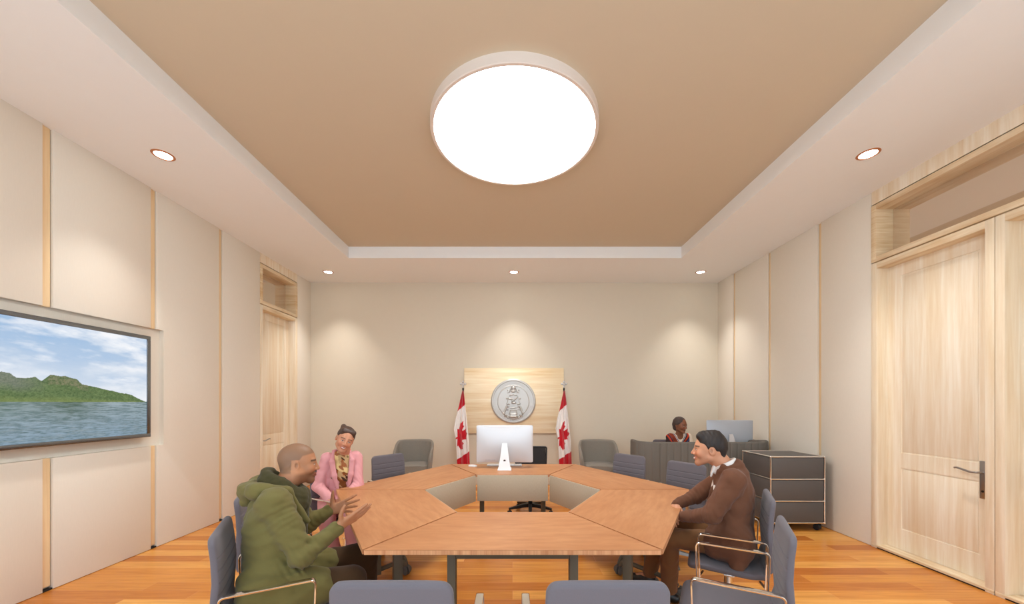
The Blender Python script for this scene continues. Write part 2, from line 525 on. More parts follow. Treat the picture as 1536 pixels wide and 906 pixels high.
transom(2, XL, +1, 5.444, 6.381)

# ---- ceiling light
def ceiling_disc():
    R, zb = 0.712, 3.79
    root = empty('ceiling_light', (0.015, 3.215, ZT))
    tag(root, 'large round white flush ceiling light glowing over the table', 'ceiling light')
    b = MB(); d = zb - ZT
    b.lathe([(R-0.02, 0), (R, 0), (R, d+0.006), (R-0.006, d), (R-0.026, d), (R-0.03, d+0.004), (R-0.03, d+0.03), (R-0.05, d+0.04)], 96)
    b.build('rim', M['trim'], root)
    g = MB(); g.lathe([(0, d+0.006), (R-0.03, d+0.006), (R-0.03, d+0.016), (0, d+0.016)], 96)
    g.build('diffuser', M['glow'], root)
ceiling_disc()

def downlight(x, y, label):
    root = empty('downlight', (x, y, ZS))
    tag(root, label, 'ceiling light', 'recessed downlights in the soffit')
    r = MB(); r.lathe([(0.062, -0.001), (0.066, -0.006), (0.078, -0.005), (0.084, 0.0), (0.062, 0.0)], 40)
    r.build('trim_ring', M['copper'], root)
    g = MB(); g.lathe([(0, -0.002), (0.0625, -0.002), (0.0625, 0.0), (0, 0.0)], 40)
    g.build('lens', M['glow2'], root)
    li = bpy.data.lights.new('downlight_lamp', 'SPOT')
    li.energy = DOWN_WATTS; li.spot_size = math.radians(86); li.spot_blend = 1.0
    li.shadow_soft_size = 0.05; li.color = (1.0, 0.965, 0.92)
    lo = bpy.data.objects.new('lamp', li); COL.objects.link(lo)
    lo.parent = root; lo.location = (0, 0, -0.012)
    return root
downlight(-3.10, 3.30, 'small round downlight in the soffit above the television wall')
downlight(3.14, 3.285, 'small round downlight in the soffit in front of the wooden double doors')
downlight(-3.10, 6.25, 'small round downlight in the soffit near the single door corner')
downlight(0.02, 6.25, 'small round downlight in the soffit above the wall seal')
downlight(3.16, 6.25, 'small round downlight in the soffit above the reception desk')
downlight(-3.10, 0.34, 'small round downlight in the soffit nearest the camera, television side')
downlight(3.16, 0.34, 'small round downlight in the soffit nearest the camera, door side')

# ---- television in its niche
def television():
    y0, y1, z0, z1 = 1.93, 3.744, 1.157, 2.166
    X = XL + 0.042
    root = empty('television', (XL-0.04, (y0+y1)/2, z0))
    tag(root, 'wide flat television with gunmetal bezel showing a lake and forested hill', 'television')
    ox, oy, oz = root.location
    b = MB(); b.box(XL-0.0415-ox, X-ox, y0+0.03-oy, y1-0.03-oy, 0.04, z1-z0-0.04, 0.004)
    b.build('housing', M['black'], root)
    f = MB(); bw = 0.036; xa, xb = X-0.02-ox, X+0.012-ox
    f.box(xa, xb, y0-oy, y1-oy, 0, bw, 0.003); f.box(xa, xb, y0-oy, y1-oy, z1-z0-bw, z1-z0, 0.003)
    f.box(xa, xb, y0-oy, y0+bw-oy, bw, z1-z0-bw, 0.003); f.box(xa, xb, y1-bw-oy, y1-oy, bw, z1-z0-bw, 0.003)
    f.build('bezel', M['bezel'], root)
    # the picture, one colour for each point of a fine grid
    ny, nz = 520, 290
    Y = np.linspace(y0+bw, y1-bw, ny); Z = np.linspace(z0+bw, z1-bw, nz)
    yy, zz = np.meshgrid(Y, Z)
    rng = np.random.RandomState(4)
    def fbm(a, b, seed, oct=6, f0=2.0):
        r = np.random.RandomState(seed); out = np.zeros_like(a); amp = 1.0; tot = 0
        f = f0
        for _ in range(oct):
            g = r.rand(64, 64)
            u = (a*f) % 63; v = (b*f) % 63
            i = u.astype(int); j = v.astype(int); fu = u-i; fv = v-j
            fu = fu*fu*(3-2*fu); fv = fv*fv*(3-2*fv)
            out += amp*((g[i, j]*(1-fu)+g[i+1, j]*fu)*(1-fv) + (g[i, j+1]*(1-fu)+g[i+1, j+1]*fu)*fv)
            tot += amp; amp *= 0.55; f *= 2.03
        return out/tot
    HZ = 1.505
    ky = [1.8, 2.2, 2.45] + [k[0] for k in HILL]; kz = [1.60, 1.68, 1.64] + [k[1] for k in HILL]
    top = np.interp(Y, ky + [3.70, 3.9], kz + [1.508, 1.506])
    top = top + 0.004*(fbm(Y*9, Y*0+2, 3)-0.5) * 4 * (top > HZ+0.012)
    top = top[None, :]
    def C(*c): return np.array(S(*c)[:3])
    def mix(a, b, t): t = np.clip(t, 0, 1)[..., None]; return a*(1-t) + b*t
    t = (zz-HZ)/(z1-HZ)
    sky = mix(C(218, 224, 232), C(144, 178, 214), t**0.8)
    cl = fbm(yy*1.6, zz*5.0, 11)
    streak = fbm(yy*2.5 + zz*1.5, zz*9, 17)
    sky = mix(sky, C(236, 238, 242), (cl-0.40)*2.6*(0.5+t*0.7))
    sky = mix(sky, C(240, 242, 246), (streak-0.54)*2.4)
    sky = mix(sky, C(140, 178, 218), (0.40-cl)*2.2*t)
    n1 = fbm(yy*26, zz*40, 21); n2 = fbm(yy*70, zz*90, 23, 4)
    hill = mix(C(60, 86, 48), C(112, 134, 86), (n1*0.5+n2*0.7-0.35)*1.8)
    hz = (zz-HZ)/np.maximum(top-HZ, 0.01)
    far = np.clip((2.93-yy)/0.2, 0, 1)*np.clip((hz-0.35)*3, 0, 1)
    hill = mix(hill, mix(C(96, 108, 96), C(132, 134, 124), n2*1.6-0.3), far*0.75)
    mesa = ((yy > 2.92) & (yy < 3.20) & (hz > 0.66)).astype(float)*np.clip((n1-0.3)*4, 0.3, 1)
    hill = mix(hill, C(146, 128, 112), mesa*0.55*np.clip((n2-0.3)*3, 0.3, 1))
    hill = mix(hill, C(140, 152, 84), np.clip(1-hz*4, 0, 1)*0.45)
    wt = (HZ-zz)/(HZ-z0)
    wn = fbm(yy*5, zz*60+yy*2, 31); wn2 = fbm(yy*14, zz*150, 33, 5)
    water = mix(C(150, 166, 172), C(132, 156, 176), wt)
    water = mix(water, C(70, 98, 100), (wn*0.7+wn2*0.5-0.48)*3.0)
    water = mix(water, C(186, 200, 212), (wn-0.56)*2.6*wt)
    refl = np.clip(1-np.abs(yy-3.05)/0.34, 0, 1)*np.clip(1-wt/0.55, 0, 1)
    water = mix(water, C(70, 92, 72), refl*(0.4+wn2*0.9))
    refl2 = np.clip((2.9-yy)/0.3, 0, 1)*np.clip(1-wt/0.5, 0, 1)
    water = mix(water, C(84, 108, 88), refl2*(0.2+wn2*0.9))
    img = np.where((zz < HZ)[..., None], water, np.where((zz < top)[..., None], hill, sky))
    verts = np.stack([np.full(yy.size, X+0.004-ox), yy.ravel()-oy, zz.ravel()-oz], 1)
    i = np.arange((nz-1)*(ny)).reshape(nz-1, ny)[:, :-1].ravel()
    faces = np.stack([i, i+1, i+ny+1, i+ny], 1)
    me = mesh_np('screen', verts, faces)
    set_col(me, img.reshape(-1, 3))
    me.materials.append(M['screen'])
    o = bpy.data.objects.new('screen', me); COL.objects.link(o); o.parent = root
    return root

def mesh_np(name, verts, faces, smooth=False):
    me = bpy.data.meshes.new(name)
    nv, nf = len(verts), len(faces); k = faces.shape[1]
    me.vertices.add(nv); me.vertices.foreach_set('co', np.ascontiguousarray(verts, dtype=np.float32).ravel())
    me.loops.add(nf*k); me.loops.foreach_set('vertex_index', np.ascontiguousarray(faces, dtype=np.int32).ravel())
    me.polygons.add(nf); me.polygons.foreach_set('loop_start', np.arange(0, nf*k, k, dtype=np.int32))
    me.polygons.foreach_set('use_smooth', np.full(nf, smooth, dtype=bool))
    me.update(calc_edges=True)
    return me

def set_col(me, rgb):
    a = me.color_attributes.new('Col', 'FLOAT_COLOR', 'POINT')
    rgba = np.ones((len(rgb), 4), dtype=np.float32); rgba[:, :3] = rgb
    a.data.foreach_set('color', rgba.ravel())
HILL = [(2.656, 1.718), (2.7, 1.715), (2.736, 1.683), (2.783, 1.681), (2.842, 1.7), (2.878, 1.672), (2.903, 1.691), (2.934, 1.717), (3.033, 1.719), (3.114, 1.691), (3.15, 1.659), (3.277, 1.63), (3.415, 1.605), (3.565, 1.568), (3.645, 1.53)]
M['screen'] = vcol('lake picture on the screen', emit=0.8)
television()
# ---------------------------------------------------------------- the six table segments round an open centre
TC = (0.0, 3.262)            # centre of the hexagon
A_OUT, A_IN, H_TOP, T_TOP = 1.342, 0.676, 0.74, 0.026
def make_table():
    """front segment in local coordinates: hexagon centre at (0,0), segment on the -Y side"""
    root = empty('conference_table', (0, 0, 0))
    g = 0.006
    k = math.tan(PI/6)
    ci = g / math.cos(PI/6)
    pts = [(-A_OUT*k+ci, -A_OUT), (A_OUT*k-ci, -A_OUT), (A_IN*k-ci, -A_IN), (-A_IN*k+ci, -A_IN)]
    t = MB(); t.prism(pts, H_TOP-0.0035, H_TOP, bev=0.001); t.build('tabletop', M['top'], root, smooth=False)
    e = MB(); e.prism(pts, H_TOP-T_TOP, H_TOP-0.0035); e.build('edge_band', M['edge'], root, smooth=False)
    # splayed leg frame
    w = 0.357; yl = -1.07
    b = MB(); b.box(-w+0.025, w-0.025, yl-0.022, yl+0.022, 0.588, 0.636, 0.003); b.build('cross_bar', M['frame'], root)
    for s in (-1, 1):
        b = MB(); b.box(s*0.30-0.03, s*0.30+0.03, -1.12, -0.80, 0.655, H_TOP-T_TOP, 0.004)
        b.box(s*0.30-0.02, s*0.30+0.02, yl-0.022, yl+0.022, 0.63, 0.66)
        b.build('mounting_plate', M['frame'], root)
    for s in (-1, 1):
        l = MB(); l.box(s*w-0.025, s*w+0.025, yl-0.028, yl+0.028, 0.10, 0.636, 0.004)
        l.build('leg', M['frame'], root)
        f = MB()
        f.tube(fillet([(s*0.30, -1.30, 0.085), (s*0.335, -1.16, 0.125), (s*w, yl, 0.13), (s*0.42, -0.92, 0.13), (s*0.455, -0.845, 0.125), (s*0.455, -0.825, 0.085)], 0.05), 0.019, 12)
        ft = f.build('foot', M['frame'], root)
        for (cx, cy, rot) in ((s*0.30, -1.32, 0.3*s), (s*0.45, -0.815, 1.2*s)):
            c = MB()
            T = Matrix.Translation((cx, cy, 0.036)) @ Matrix.Rotation(rot, 4, 'Z') @ Matrix.Rotation(PI/2, 4, 'Y')
            for o_ in (-0.013, 0.013):
                c.lathe([(0, o_-0.008), (0.030, o_-0.008), (0.036, o_-0.004), (0.036, o_+0.004), (0.030, o_+0.008), (0, o_+0.008)], 20, T)
            c.tube([(cx, cy, 0.03), (cx, cy, 0.092)], 0.009, 8)
            c.build('castor', M['castor'], ft)
    p = MB(); p.box(-A_IN*k+0.018, A_IN*k-0.018, -A_IN+0.001, -A_IN+0.013, 0.462, H_TOP-0.007, 0.002)
    p.build('modesty_panel', M['modesty'], root)
    return root
tlabels = ['long-edged light orange table segment nearest the camera, between the two front chairs',
 'light orange table segment under the smiling man in brown',
 'light orange table segment in front of the two empty chairs by the reception screen',
 'light orange table segment carrying the white computer',
 'light orange table segment between the woman in pink and the computer',
 'light orange table segment under the gesturing hands of the man in olive coat']
tproto = make_table()
for i in range(6):
    o = tproto if i == 0 else copy_tree(tproto)
    o.location = (TC[0], TC[1], 0); o.rotation_euler = (0, 0, i*PI/3)
    tag(o, tlabels[i], 'table', 'segments of the hexagonal meeting table')

# ---------------------------------------------------------------- conference chairs
def slab(path, half_w, th, corner, n=40, grooves=None, front_side=1):
    """upholstered slab lofted along a path of (y, z) points; rounded corners at both ends"""
    P = [Vector((0, a, b)) for a, b in path]
    Ls = [0.0]
    for i in range(1, len(P)): Ls.append(Ls[-1] + (P[i]-P[i-1]).length)
    T = Ls[-1]
    def at(s):
        s = min(max(s, 0), T)
        for i in range(1, len(P)):
            if s <= Ls[i] + 1e-9:
                f = (s-Ls[i-1])/(Ls[i]-Ls[i-1]); return P[i-1].lerp(P[i], f)
        return P[-1]
    r0, r1 = corner
    S_ = set()
    m = 44
    for i in range(m+1): S_.add(round(T*i/m, 5))
    for k in range(1, 9):
        a = PI/2*k/9
        S_.add(round(r0*(1-math.cos(a)), 5)); S_.add(round(T-r1*(1-math.cos(a)), 5))
    if grooves:
        for g in grooves:
            for d in (-0.007, -0.003, 0, 0.003, 0.007): S_.add(round(g+d, 5))
    S_ = sorted(s for s in S_ if 0 <= s <= T)
    rings = []
    for s in S_:
        p = at(s); t = (at(s+0.012)-at(s-0.012)).normalized()
        nrm = Vector((0, -t.z, t.y)) * front_side
        d0, d1 = s, T-s
        w = half_w(s/T) if callable(half_w) else half_w
        if d0 < r0: w -= r0 - math.sqrt(max(r0*r0-(r0-d0)**2, 0))
        if d1 < r1: w -= r1 - math.sqrt(max(r1*r1-(r1-d1)**2, 0))
        h = (th(s/T) if callable(th) else th)/2
        e = min(d0, d1)
        hh = h*math.sqrt(min(1, max(0.02, 1-(1-min(e/(h*1.1), 1))**2)))
        ring = []
        gd = 0
        if grooves:
            for g in grooves: gd = max(gd, math.exp(-((s-g)/0.0035)**2))
        for k in range(n):
            a = 2*PI*k/n
            c, q = math.cos(a), math.sin(a)
            x = math.copysign(abs(c)**(0.22), c)*w
            yy = math.copysign(abs(q)**(0.5), q)*hh
            if q > 0.05 and abs(x) < w*0.985: yy -= gd*0.0038
            crown = 0.006*(1-(x/max(w, 1e-4))**2) if q > 0 else 0
            ring.append(p + Vector((x, 0, 0)) + nrm*(yy+crown*(hh/h)))
        rings.append(ring)
    return MB().rings(rings)

def make_chair():
    root = empty('conference_chair', (0, 0, 0))
    seat = [(0.235, 0.405), (0.215, 0.425), (0.16, 0.436), (0.0, 0.428), (-0.12, 0.425), (-0.19, 0.437), (-0.212, 0.462)]
    slab(seat, lambda t: 0.228, 0.045, (0.06, 0.02)).build('seat', M['fabric'], root)
    back = [(-0.208, 0.452), (-0.228, 0.52), (-0.222, 0.60), (-0.216, 0.70), (-0.222, 0.80), (-0.236, 0.905)]
    L = 0.456
    slab(back, lambda t: 0.205 + 0.006*math.sin(t*PI), lambda t: 0.046 - 0.012*t, (0.02, 0.045), grooves=[0.15+0.052*i for i in range(5)], front_side=-1).build('backrest', M['fabric'], root)
    for s in (-1, 1):
        a = MB()
        x = s*0.262
        pts = [(x, 0.165, 0.385), (x, 0.172, 0.66), (x, -0.195, 0.66), (x, -0.185, 0.385)]
        a.tube(fillet(pts, 0.024, 7), 0.0082, 14, flat=(0.017, 0.0055, (1, 0, 0)))
        for yy in (0.165, -0.185): a.tube([(s*0.19, yy*0.9, 0.393), (x+s*0.010, yy, 0.393)], 0.008, 10)
        a.build('armrest', M['chrome'], root)
    c = MB(); c.lathe([(0.0, 0.06), (0.032, 0.06), (0.032, 0.25), (0.026, 0.252), (0.026, 0.40), (0, 0.40)], 24)
    c.box(-0.20, 0.20, -0.03, 0.03, 0.390, 0.404, 0.004); c.box(-0.03, 0.03, -0.16, 0.16, 0.388, 0.404, 0.004)
    c.build('column', M['chrome'], root)
    b = MB()
    for k in range(4):
        a = PI/4 + k*PI/2
        d = Vector((math.cos(a), math.sin(a), 0)); u = Vector((-math.sin(a), math.cos(a), 0))
        rings = []
        for (r, w, z0, z1) in ((0.0, 0.03, 0.055, 0.095), (0.05, 0.024, 0.052, 0.085), (0.16, 0.018, 0.036, 0.056), (0.26, 0.014, 0.022, 0.036)):
            rings.append([d*r+u*w+Vector((0,0,z0)), d*r-u*w+Vector((0,0,z0)), d*r-u*w*0.7+Vector((0,0,z1)), d*r+u*w*0.7+Vector((0,0,z1))])
        b.rings(rings)
        b.lathe([(0, 0), (0.02, 0), (0.02, 0.014), (0.012, 0.024), (0, 0.024)], 14, o=(d.x*0.245, d.y*0.245, 0))
    b.build('star_base', M['base_metal'], root)
    return root

cproto = make_chair()
# x, y, facing direction, label
def ang(fx, fy): return math.atan2(-fx, fy)
CHAIRS = [
 (-0.405, 1.475, (0, 1), 'empty blue grey chair seen from behind, in front of the table, nearest the television'),
 (0.318, 1.475, (0, 1), 'empty blue grey chair seen from behind, in front of the table, nearest the doors'),
 (-1.215, 1.92, (0.88, 0.476), 'blue grey chair with chrome arms under the man in olive coat'),
 (-1.58, 2.56, (0.88, 0.476), 'blue grey chair mostly hidden behind the back of the man in olive coat'),
 (-1.54, 3.45, (0.88, -0.476), 'dark looking blue grey chair under the woman in the pink blazer'),
 (-1.25, 4.13, (0.78, -0.62), 'empty seam-backed chair between the woman in pink and an armchair'),
 (1.16, 4.13, (-0.78, -0.62), 'empty seam-backed chair at the rounded end of the reception screen'),
 (1.535, 3.58, (-0.84, -0.54), 'empty seam-backed chair behind the head of the man in brown'),
 (1.47, 2.54, (-0.88, 0.476), 'blue grey chair with chrome arms under the smiling man in brown jacket'),
 (1.132, 1.93, (-0.88, 0.476), 'empty blue grey chair with chrome arms in front of the man in brown'),
 (2.46, 5.78, (-0.05, -1), 'blue grey chair the receptionist sits on behind the felt screen'),
]
for i, (x, y, f, lab) in enumerate(CHAIRS):
    o = cproto if i == 0 else copy_tree(cproto)
    o.location = (x, y, 0); o.rotation_euler = (0, 0, ang(*f))
    tag(o, lab, 'chair', 'conference chairs around the table')

# ---------------------------------------------------------------- black task chair behind the computer
def task_chair():
    root = empty('task_chair', (0.24, 5.08, 0), PI-0.08)
    tag(root, 'black mesh-backed task chair on castors behind the white computer', 'chair')
    s = MB(); s.box(-0.23, 0.23, -0.22, 0.24, 0.44, 0.50, 0.025, 4); s.build('seat', M['black'], root)
    fr = MB(); y = -0.27
    loop = fillet([(0, y, 0.52), (0.215, y, 0.52), (0.225, y-0.03, 0.862), (-0.225, y-0.03, 0.862), (-0.215, y, 0.52), (0, y, 0.52)], 0.025, 5)
    fr.tube(loop, 0.013, 8)
    fr.tube([(0, -0.15, 0.43), (0, -0.30, 0.45), (0, -0.30, 0.56)], 0.02, 8)
    fr.build('back_frame', M['black'], root)
    m = MB(); m.box(-0.21, 0.21, -0.004, 0.004, 0, 0.335, M=Matrix.Translation((0, y, 0.524)) @ Matrix.Rotation(math.radians(5), 4, 'X'))
    m.build('backrest', M['mesh_black'], root)
    c = MB(); c.lathe([(0, 0.08), (0.03, 0.08), (0.03, 0.26), (0.02, 0.26), (0.02, 0.44), (0, 0.44)], 20); c.build('column', M['black'], root)
    for k in range(5):
        a = k*2*PI/5 + 0.35
        d = Vector((math.cos(a), math.sin(a), 0)); u = Vector((-d.y, d.x, 0))
        b = MB(); rings = []
        for (r, w, z0, z1) in ((0.0, 0.026, 0.08, 0.13), (0.1, 0.024, 0.08, 0.125), (0.30, 0.016, 0.062, 0.085)):
            rings.append([d*r+u*w+Vector((0,0,z0)), d*r-u*w+Vector((0,0,z0)), d*r-u*w+Vector((0,0,z1)), d*r+u*w+Vector((0,0,z1))])
        b.rings(rings); leg = b.build('base_arm', M['black'], root)
        w = MB()
        T = Matrix.Translation((d.x*0.29, d.y*0.29, 0.027)) @ Matrix.Rotation(a+0.6, 4, 'Z') @ Matrix.Rotation(PI/2, 4, 'Y')
        for o_ in (-0.012, 0.012): w.lathe([(0, o_-0.008), (0.027, o_-0.008), (0.027, o_+0.008), (0, o_+0.008)], 16, T)
        w.tube([(d.x*0.29, d.y*0.29, 0.03), (d.x*0.29, d.y*0.29, 0.07)], 0.008, 8)
        w.build('castor', M['black'], leg)
task_chair()

# ---------------------------------------------------------------- tub armchairs by the back wall
def make_tub():
    root = empty('armchair', (0, 0, 0))
    W, D = 0.325, 0.30
    # shell: outline swept round the back, its top dropping to the arms
    N_ = 61
    cols = []
    for i in range(N_):
        a = -1.0 + 2.0*i/(N_-1)                      # -1 one arm front, +1 other arm front
        th = a*math.radians(118)
        c, s = math.cos(th), math.sin(th)
        ex = math.copysign(abs(s)**0.8, s)*W; ey = -math.copysign(abs(c)**0.72, c)*D
        if abs(a) > 0.76:
            t = (abs(a)-0.76)/0.24; ey = ey*(1-t) + (0.24)*t if ey < 0.24 else ey; ex = math.copysign(W*(1-0.04*t), ex)
        top = 0.885 - 0.022*abs(a)**2 if abs(a) < 0.45 else 0.8805 - (0.885-0.615)*((abs(a)-0.45)/0.55)**1.55
        cols.append((ex, ey, top, a))
    rings = []
    for i, (ex, ey, top, a) in enumerate(cols):
        p0 = Vector((cols[max(i-1,0)][0], cols[max(i-1,0)][1], 0)); p1 = Vector((cols[min(i+1,N_-1)][0], cols[min(i+1,N_-1)][1], 0))
        t = (p1-p0).normalized(); nrm = Vector((t.y, -t.x, 0))       # outward
        base = Vector((ex, ey, 0))
        z0 = 0.36
        th = 0.042
        lean = 0.05
        ring = []
        def pt(z, off):
            q = base*(0.86 + 0.14*min(1, (z-z0)/(0.88-z0))) + nrm*off; return Vector((q.x, q.y, z))
        for z in (z0, z0+0.1, (z0+top)/2, top-0.05, top-0.02): ring.append(pt(z, 0))
        ring += [pt(top-0.006, -th*0.2), pt(top, -th*0.5), pt(top-0.006, -th*0.8)]
        for z in (top-0.02, top-0.05, (z0+top)/2, z0+0.1, z0): ring.append(pt(z, -th))
        rings.append(ring)
    sh = MB(); sh.rings(rings)
    sh.build('shell', M['tub'], root)
    # seat cushion
    pts = []
    for k in range(40):
        a = 2*PI*k/40; c, s = math.cos(a), math.sin(a)
        pts.append((math.copysign(abs(c)**0.5, c)*0.255, math.copysign(abs(s)**0.5, s)*0.265 + 0.0))
    q = MB(); q.prism(pts, 0.40, 0.515, bev=0.025); q.build('seat', M['tub'], root)
    q = MB(); q.prism([(x*0.98, y*0.98) for x, y in pts], 0.36, 0.402, bev=0.008); q.build('seat_frame', M['tub'], root)
    for sx in (-1, 1):
        for sy in (-1, 1):
            l = MB(); l.tube([(sx*0.19, sy*0.19, 0.37), (sx*0.225, sy*0.225, 0.0)], [0.022, 0.013], 12); l.build('leg', M['walnut'], root)
    return root
tub = make_tub()
for i, (x, y, lab) in enumerate([(-1.60, 6.02, 'grey tub armchair against the back wall beside the chair near the woman in pink'),
                                 (1.385, 6.02, 'grey tub armchair against the back wall beside the reception screen')]):
    o = tub if i == 0 else copy_tree(tub)
    o.location = (x, y, 0); o.rotation_euler = (0, 0, PI - math.atan2(x, y)*0.5)
    tag(o, lab, 'armchair', 'tub armchairs by the back wall')

# ---------------------------------------------------------------- reception: channelled felt screen, desk, cabinet
def felt_screen():
    root = empty('reception_screen', (2.6, 5.2, 0))
    tag(root, 'curved grey channel-tufted felt privacy screen standing in front of the receptionist', 'privacy screen')
    path = [(1.80, 5.62), (1.80, 5.40)]
    path += [(1.80+0.20*(1-math.cos(a)), 5.40-0.20*math.sin(a)) for a in [PI/2*k/14 for k in range(1, 15)]]
    x = 2.0
    path += [(3.42, 5.20)]
    path += [(3.42+0.16*math.sin(a), 5.20+0.16*(1-math.cos(a))) for a in [PI/2*k/12 for k in range(1, 12)]]
    path += [(3.58, 5.36), (3.58, 5.62)]
    P = [Vector((a, b, 0)) for a, b in path]
    Ls = [0]
    for i in range(1, len(P)): Ls.append(Ls[-1]+(P[i]-P[i-1]).length)
    T = Ls[-1]
    def at(s):
        s = min(max(s, 0), T)
        for i in range(1, len(P)):
            if s <= Ls[i]+1e-9: return P[i-1].lerp(P[i], (s-Ls[i-1])/(Ls[i]-Ls[i-1]))
        return P[-1]
    rings = []
    n = 360
    ox = Vector((2.6, 5.2, 0))
    for i in range(n+1):
        s = T*i/n
        p = at(s); t = (at(s+0.01)-at(s-0.01)).normalized(); nr = Vector((t.y, -t.x, 0))
        ph = (s/0.098) % 1.0
        bump = 0.011*(1-abs(2*ph-1)**6)
        e = min(1, math.sqrt(max(0.0, min(s, T-s)/0.02))+0.05)
        o1, o2 = (0.018+bump)*e, (-0.018-bump)*e
        ring = []
        for z, k in ((0.02, 0.8), (0.035, 1), (0.5, 1), (0.925, 1), (0.942, 0.85), (0.95, 0.5)): ring.append(p+nr*o1*k+Vector((0,0,z))-ox)
        for z, k in ((0.95, 0.5), (0.942, 0.85), (0.925, 1), (0.5, 1), (0.035, 1), (0.02, 0.8)): ring.append(p+nr*o2*k+Vector((0,0,z))-ox)
        rings.append(ring)
    MB().rings(rings).build('felt_panel', M['felt'], root, ang=60)
    f = MB()
    for (x, y) in ((1.80, 5.5), (2.3, 5.2), (3.2, 5.2), (3.58, 5.5)): f.lathe([(0, 0), (0.03, 0), (0.03, 0.022), (0, 0.022)], 16, o=(x-2.6, y-5.2, 0))
    f.build('foot', M['black'], root)
felt_screen()
def desk():
    root = empty('reception_desk', (3.25, 5.62, 0))
    tag(root, 'white topped desk hidden behind the grey felt screen', 'desk')
    t = MB(); t.box(-0.43, 0.45, -0.34, 0.34, 0.715, 0.742, 0.003); t.build('worktop', M['white'], root)
    for sx in (-0.38, 0.25):
        for sy in (-0.29, 0.29):
            l = MB(); l.box(sx-0.02, sx+0.02, sy-0.02, sy+0.02, 0, 0.716, 0.002); l.build('leg', M['frame'], root)
    e = MB(); e.box(0.19, 0.47, -0.23, -0.16, 0.742, 0.957, 0.03, 5); e.build('felt_end_panel', M['felt'], root)
desk()

def cabinet():
    X0, X1, Y0, Y1 = 3.008, 3.636, 4.337, 4.86
    root = empty('drawer_cabinet', ((X0+X1)/2, (Y0+Y1)/2, 0))
    tag(root, 'anthracite three-tier drawer cabinet with chrome tube frame on castors by the panelled wall', 'cabinet')
    hx, hy = (X1-X0)/2, (Y1-Y0)/2
    zs = [0.098, 0.352, 0.608, 0.868]
    f = MB(); r = 0.0095
    for sx in (-1, 1):
        for sy in (-1, 1): f.tube([(sx*hx, sy*hy, zs[0]), (sx*hx, sy*hy, zs[-1])], r, 12)
    for z in zs:
        for s in (-1, 1):
            f.tube([(-hx, s*hy, z), (hx, s*hy, z)], r, 12); f.tube([(s*hx, -hy, z), (s*hx, hy, z)], r, 12)
        for sx in (-1, 1):
            for sy in (-1, 1): f.lathe([(0.0125*math.sin(PI*k/8), -0.0125*math.cos(PI*k/8)) for k in range(9)], 14, o=(sx*hx, sy*hy, z))
    f.build('tube_frame', M['chrome'], root)
    for i in range(3):
        a, b = zs[i]+0.012, zs[i+1]-0.012
        d = MB(); d.box(-hx+0.014, hx-0.014, -hy-0.004, -hy+0.012, a, b, 0.002); d.build('drawer', M['drawer'], root)
        p = MB()
        for s in (-1, 1): p.box(s*hx-0.003, s*hx+0.003, -hy+0.012, hy-0.012, a, b, 0.001)
        p.box(-hx+0.012, hx-0.012, hy-0.003, hy+0.003, a, b, 0.001)
        p.build('side_panel', M['drawer'], root)
    t = MB(); t.box(-hx+0.008, hx-0.008, -hy+0.008, hy-0.008, zs[-1]-0.004, zs[-1]+0.004); t.build('top_panel', M['drawer'], root)
    t = MB(); t.box(-hx+0.008, hx-0.008, -hy+0.008, hy-0.008, zs[0]-0.004, zs[0]+0.004); t.build('bottom_panel', M['drawer'], root)
    for sx in (-1, 1):
        for sy in (-1, 1):
            c = MB(); cx, cy = sx*(hx-0.045), sy*(hy-0.05)
            T = Matrix.Translation((cx, cy, 0.036)) @ Matrix.Rotation(0.5, 4, 'Z') @ Matrix.Rotation(PI/2, 4, 'Y')
            for o_ in (-0.016, 0.016): c.lathe([(0, o_-0.011), (0.03, o_-0.011), (0.036, o_-0.005), (0.036, o_+0.005), (0.03, o_+0.011), (0, o_+0.011)], 20, T)
            c.tube([(cx, cy, 0.036), (cx, cy, 0.095)], 0.012, 10)
            c.build('castor', M['black'], root)
cabinet()

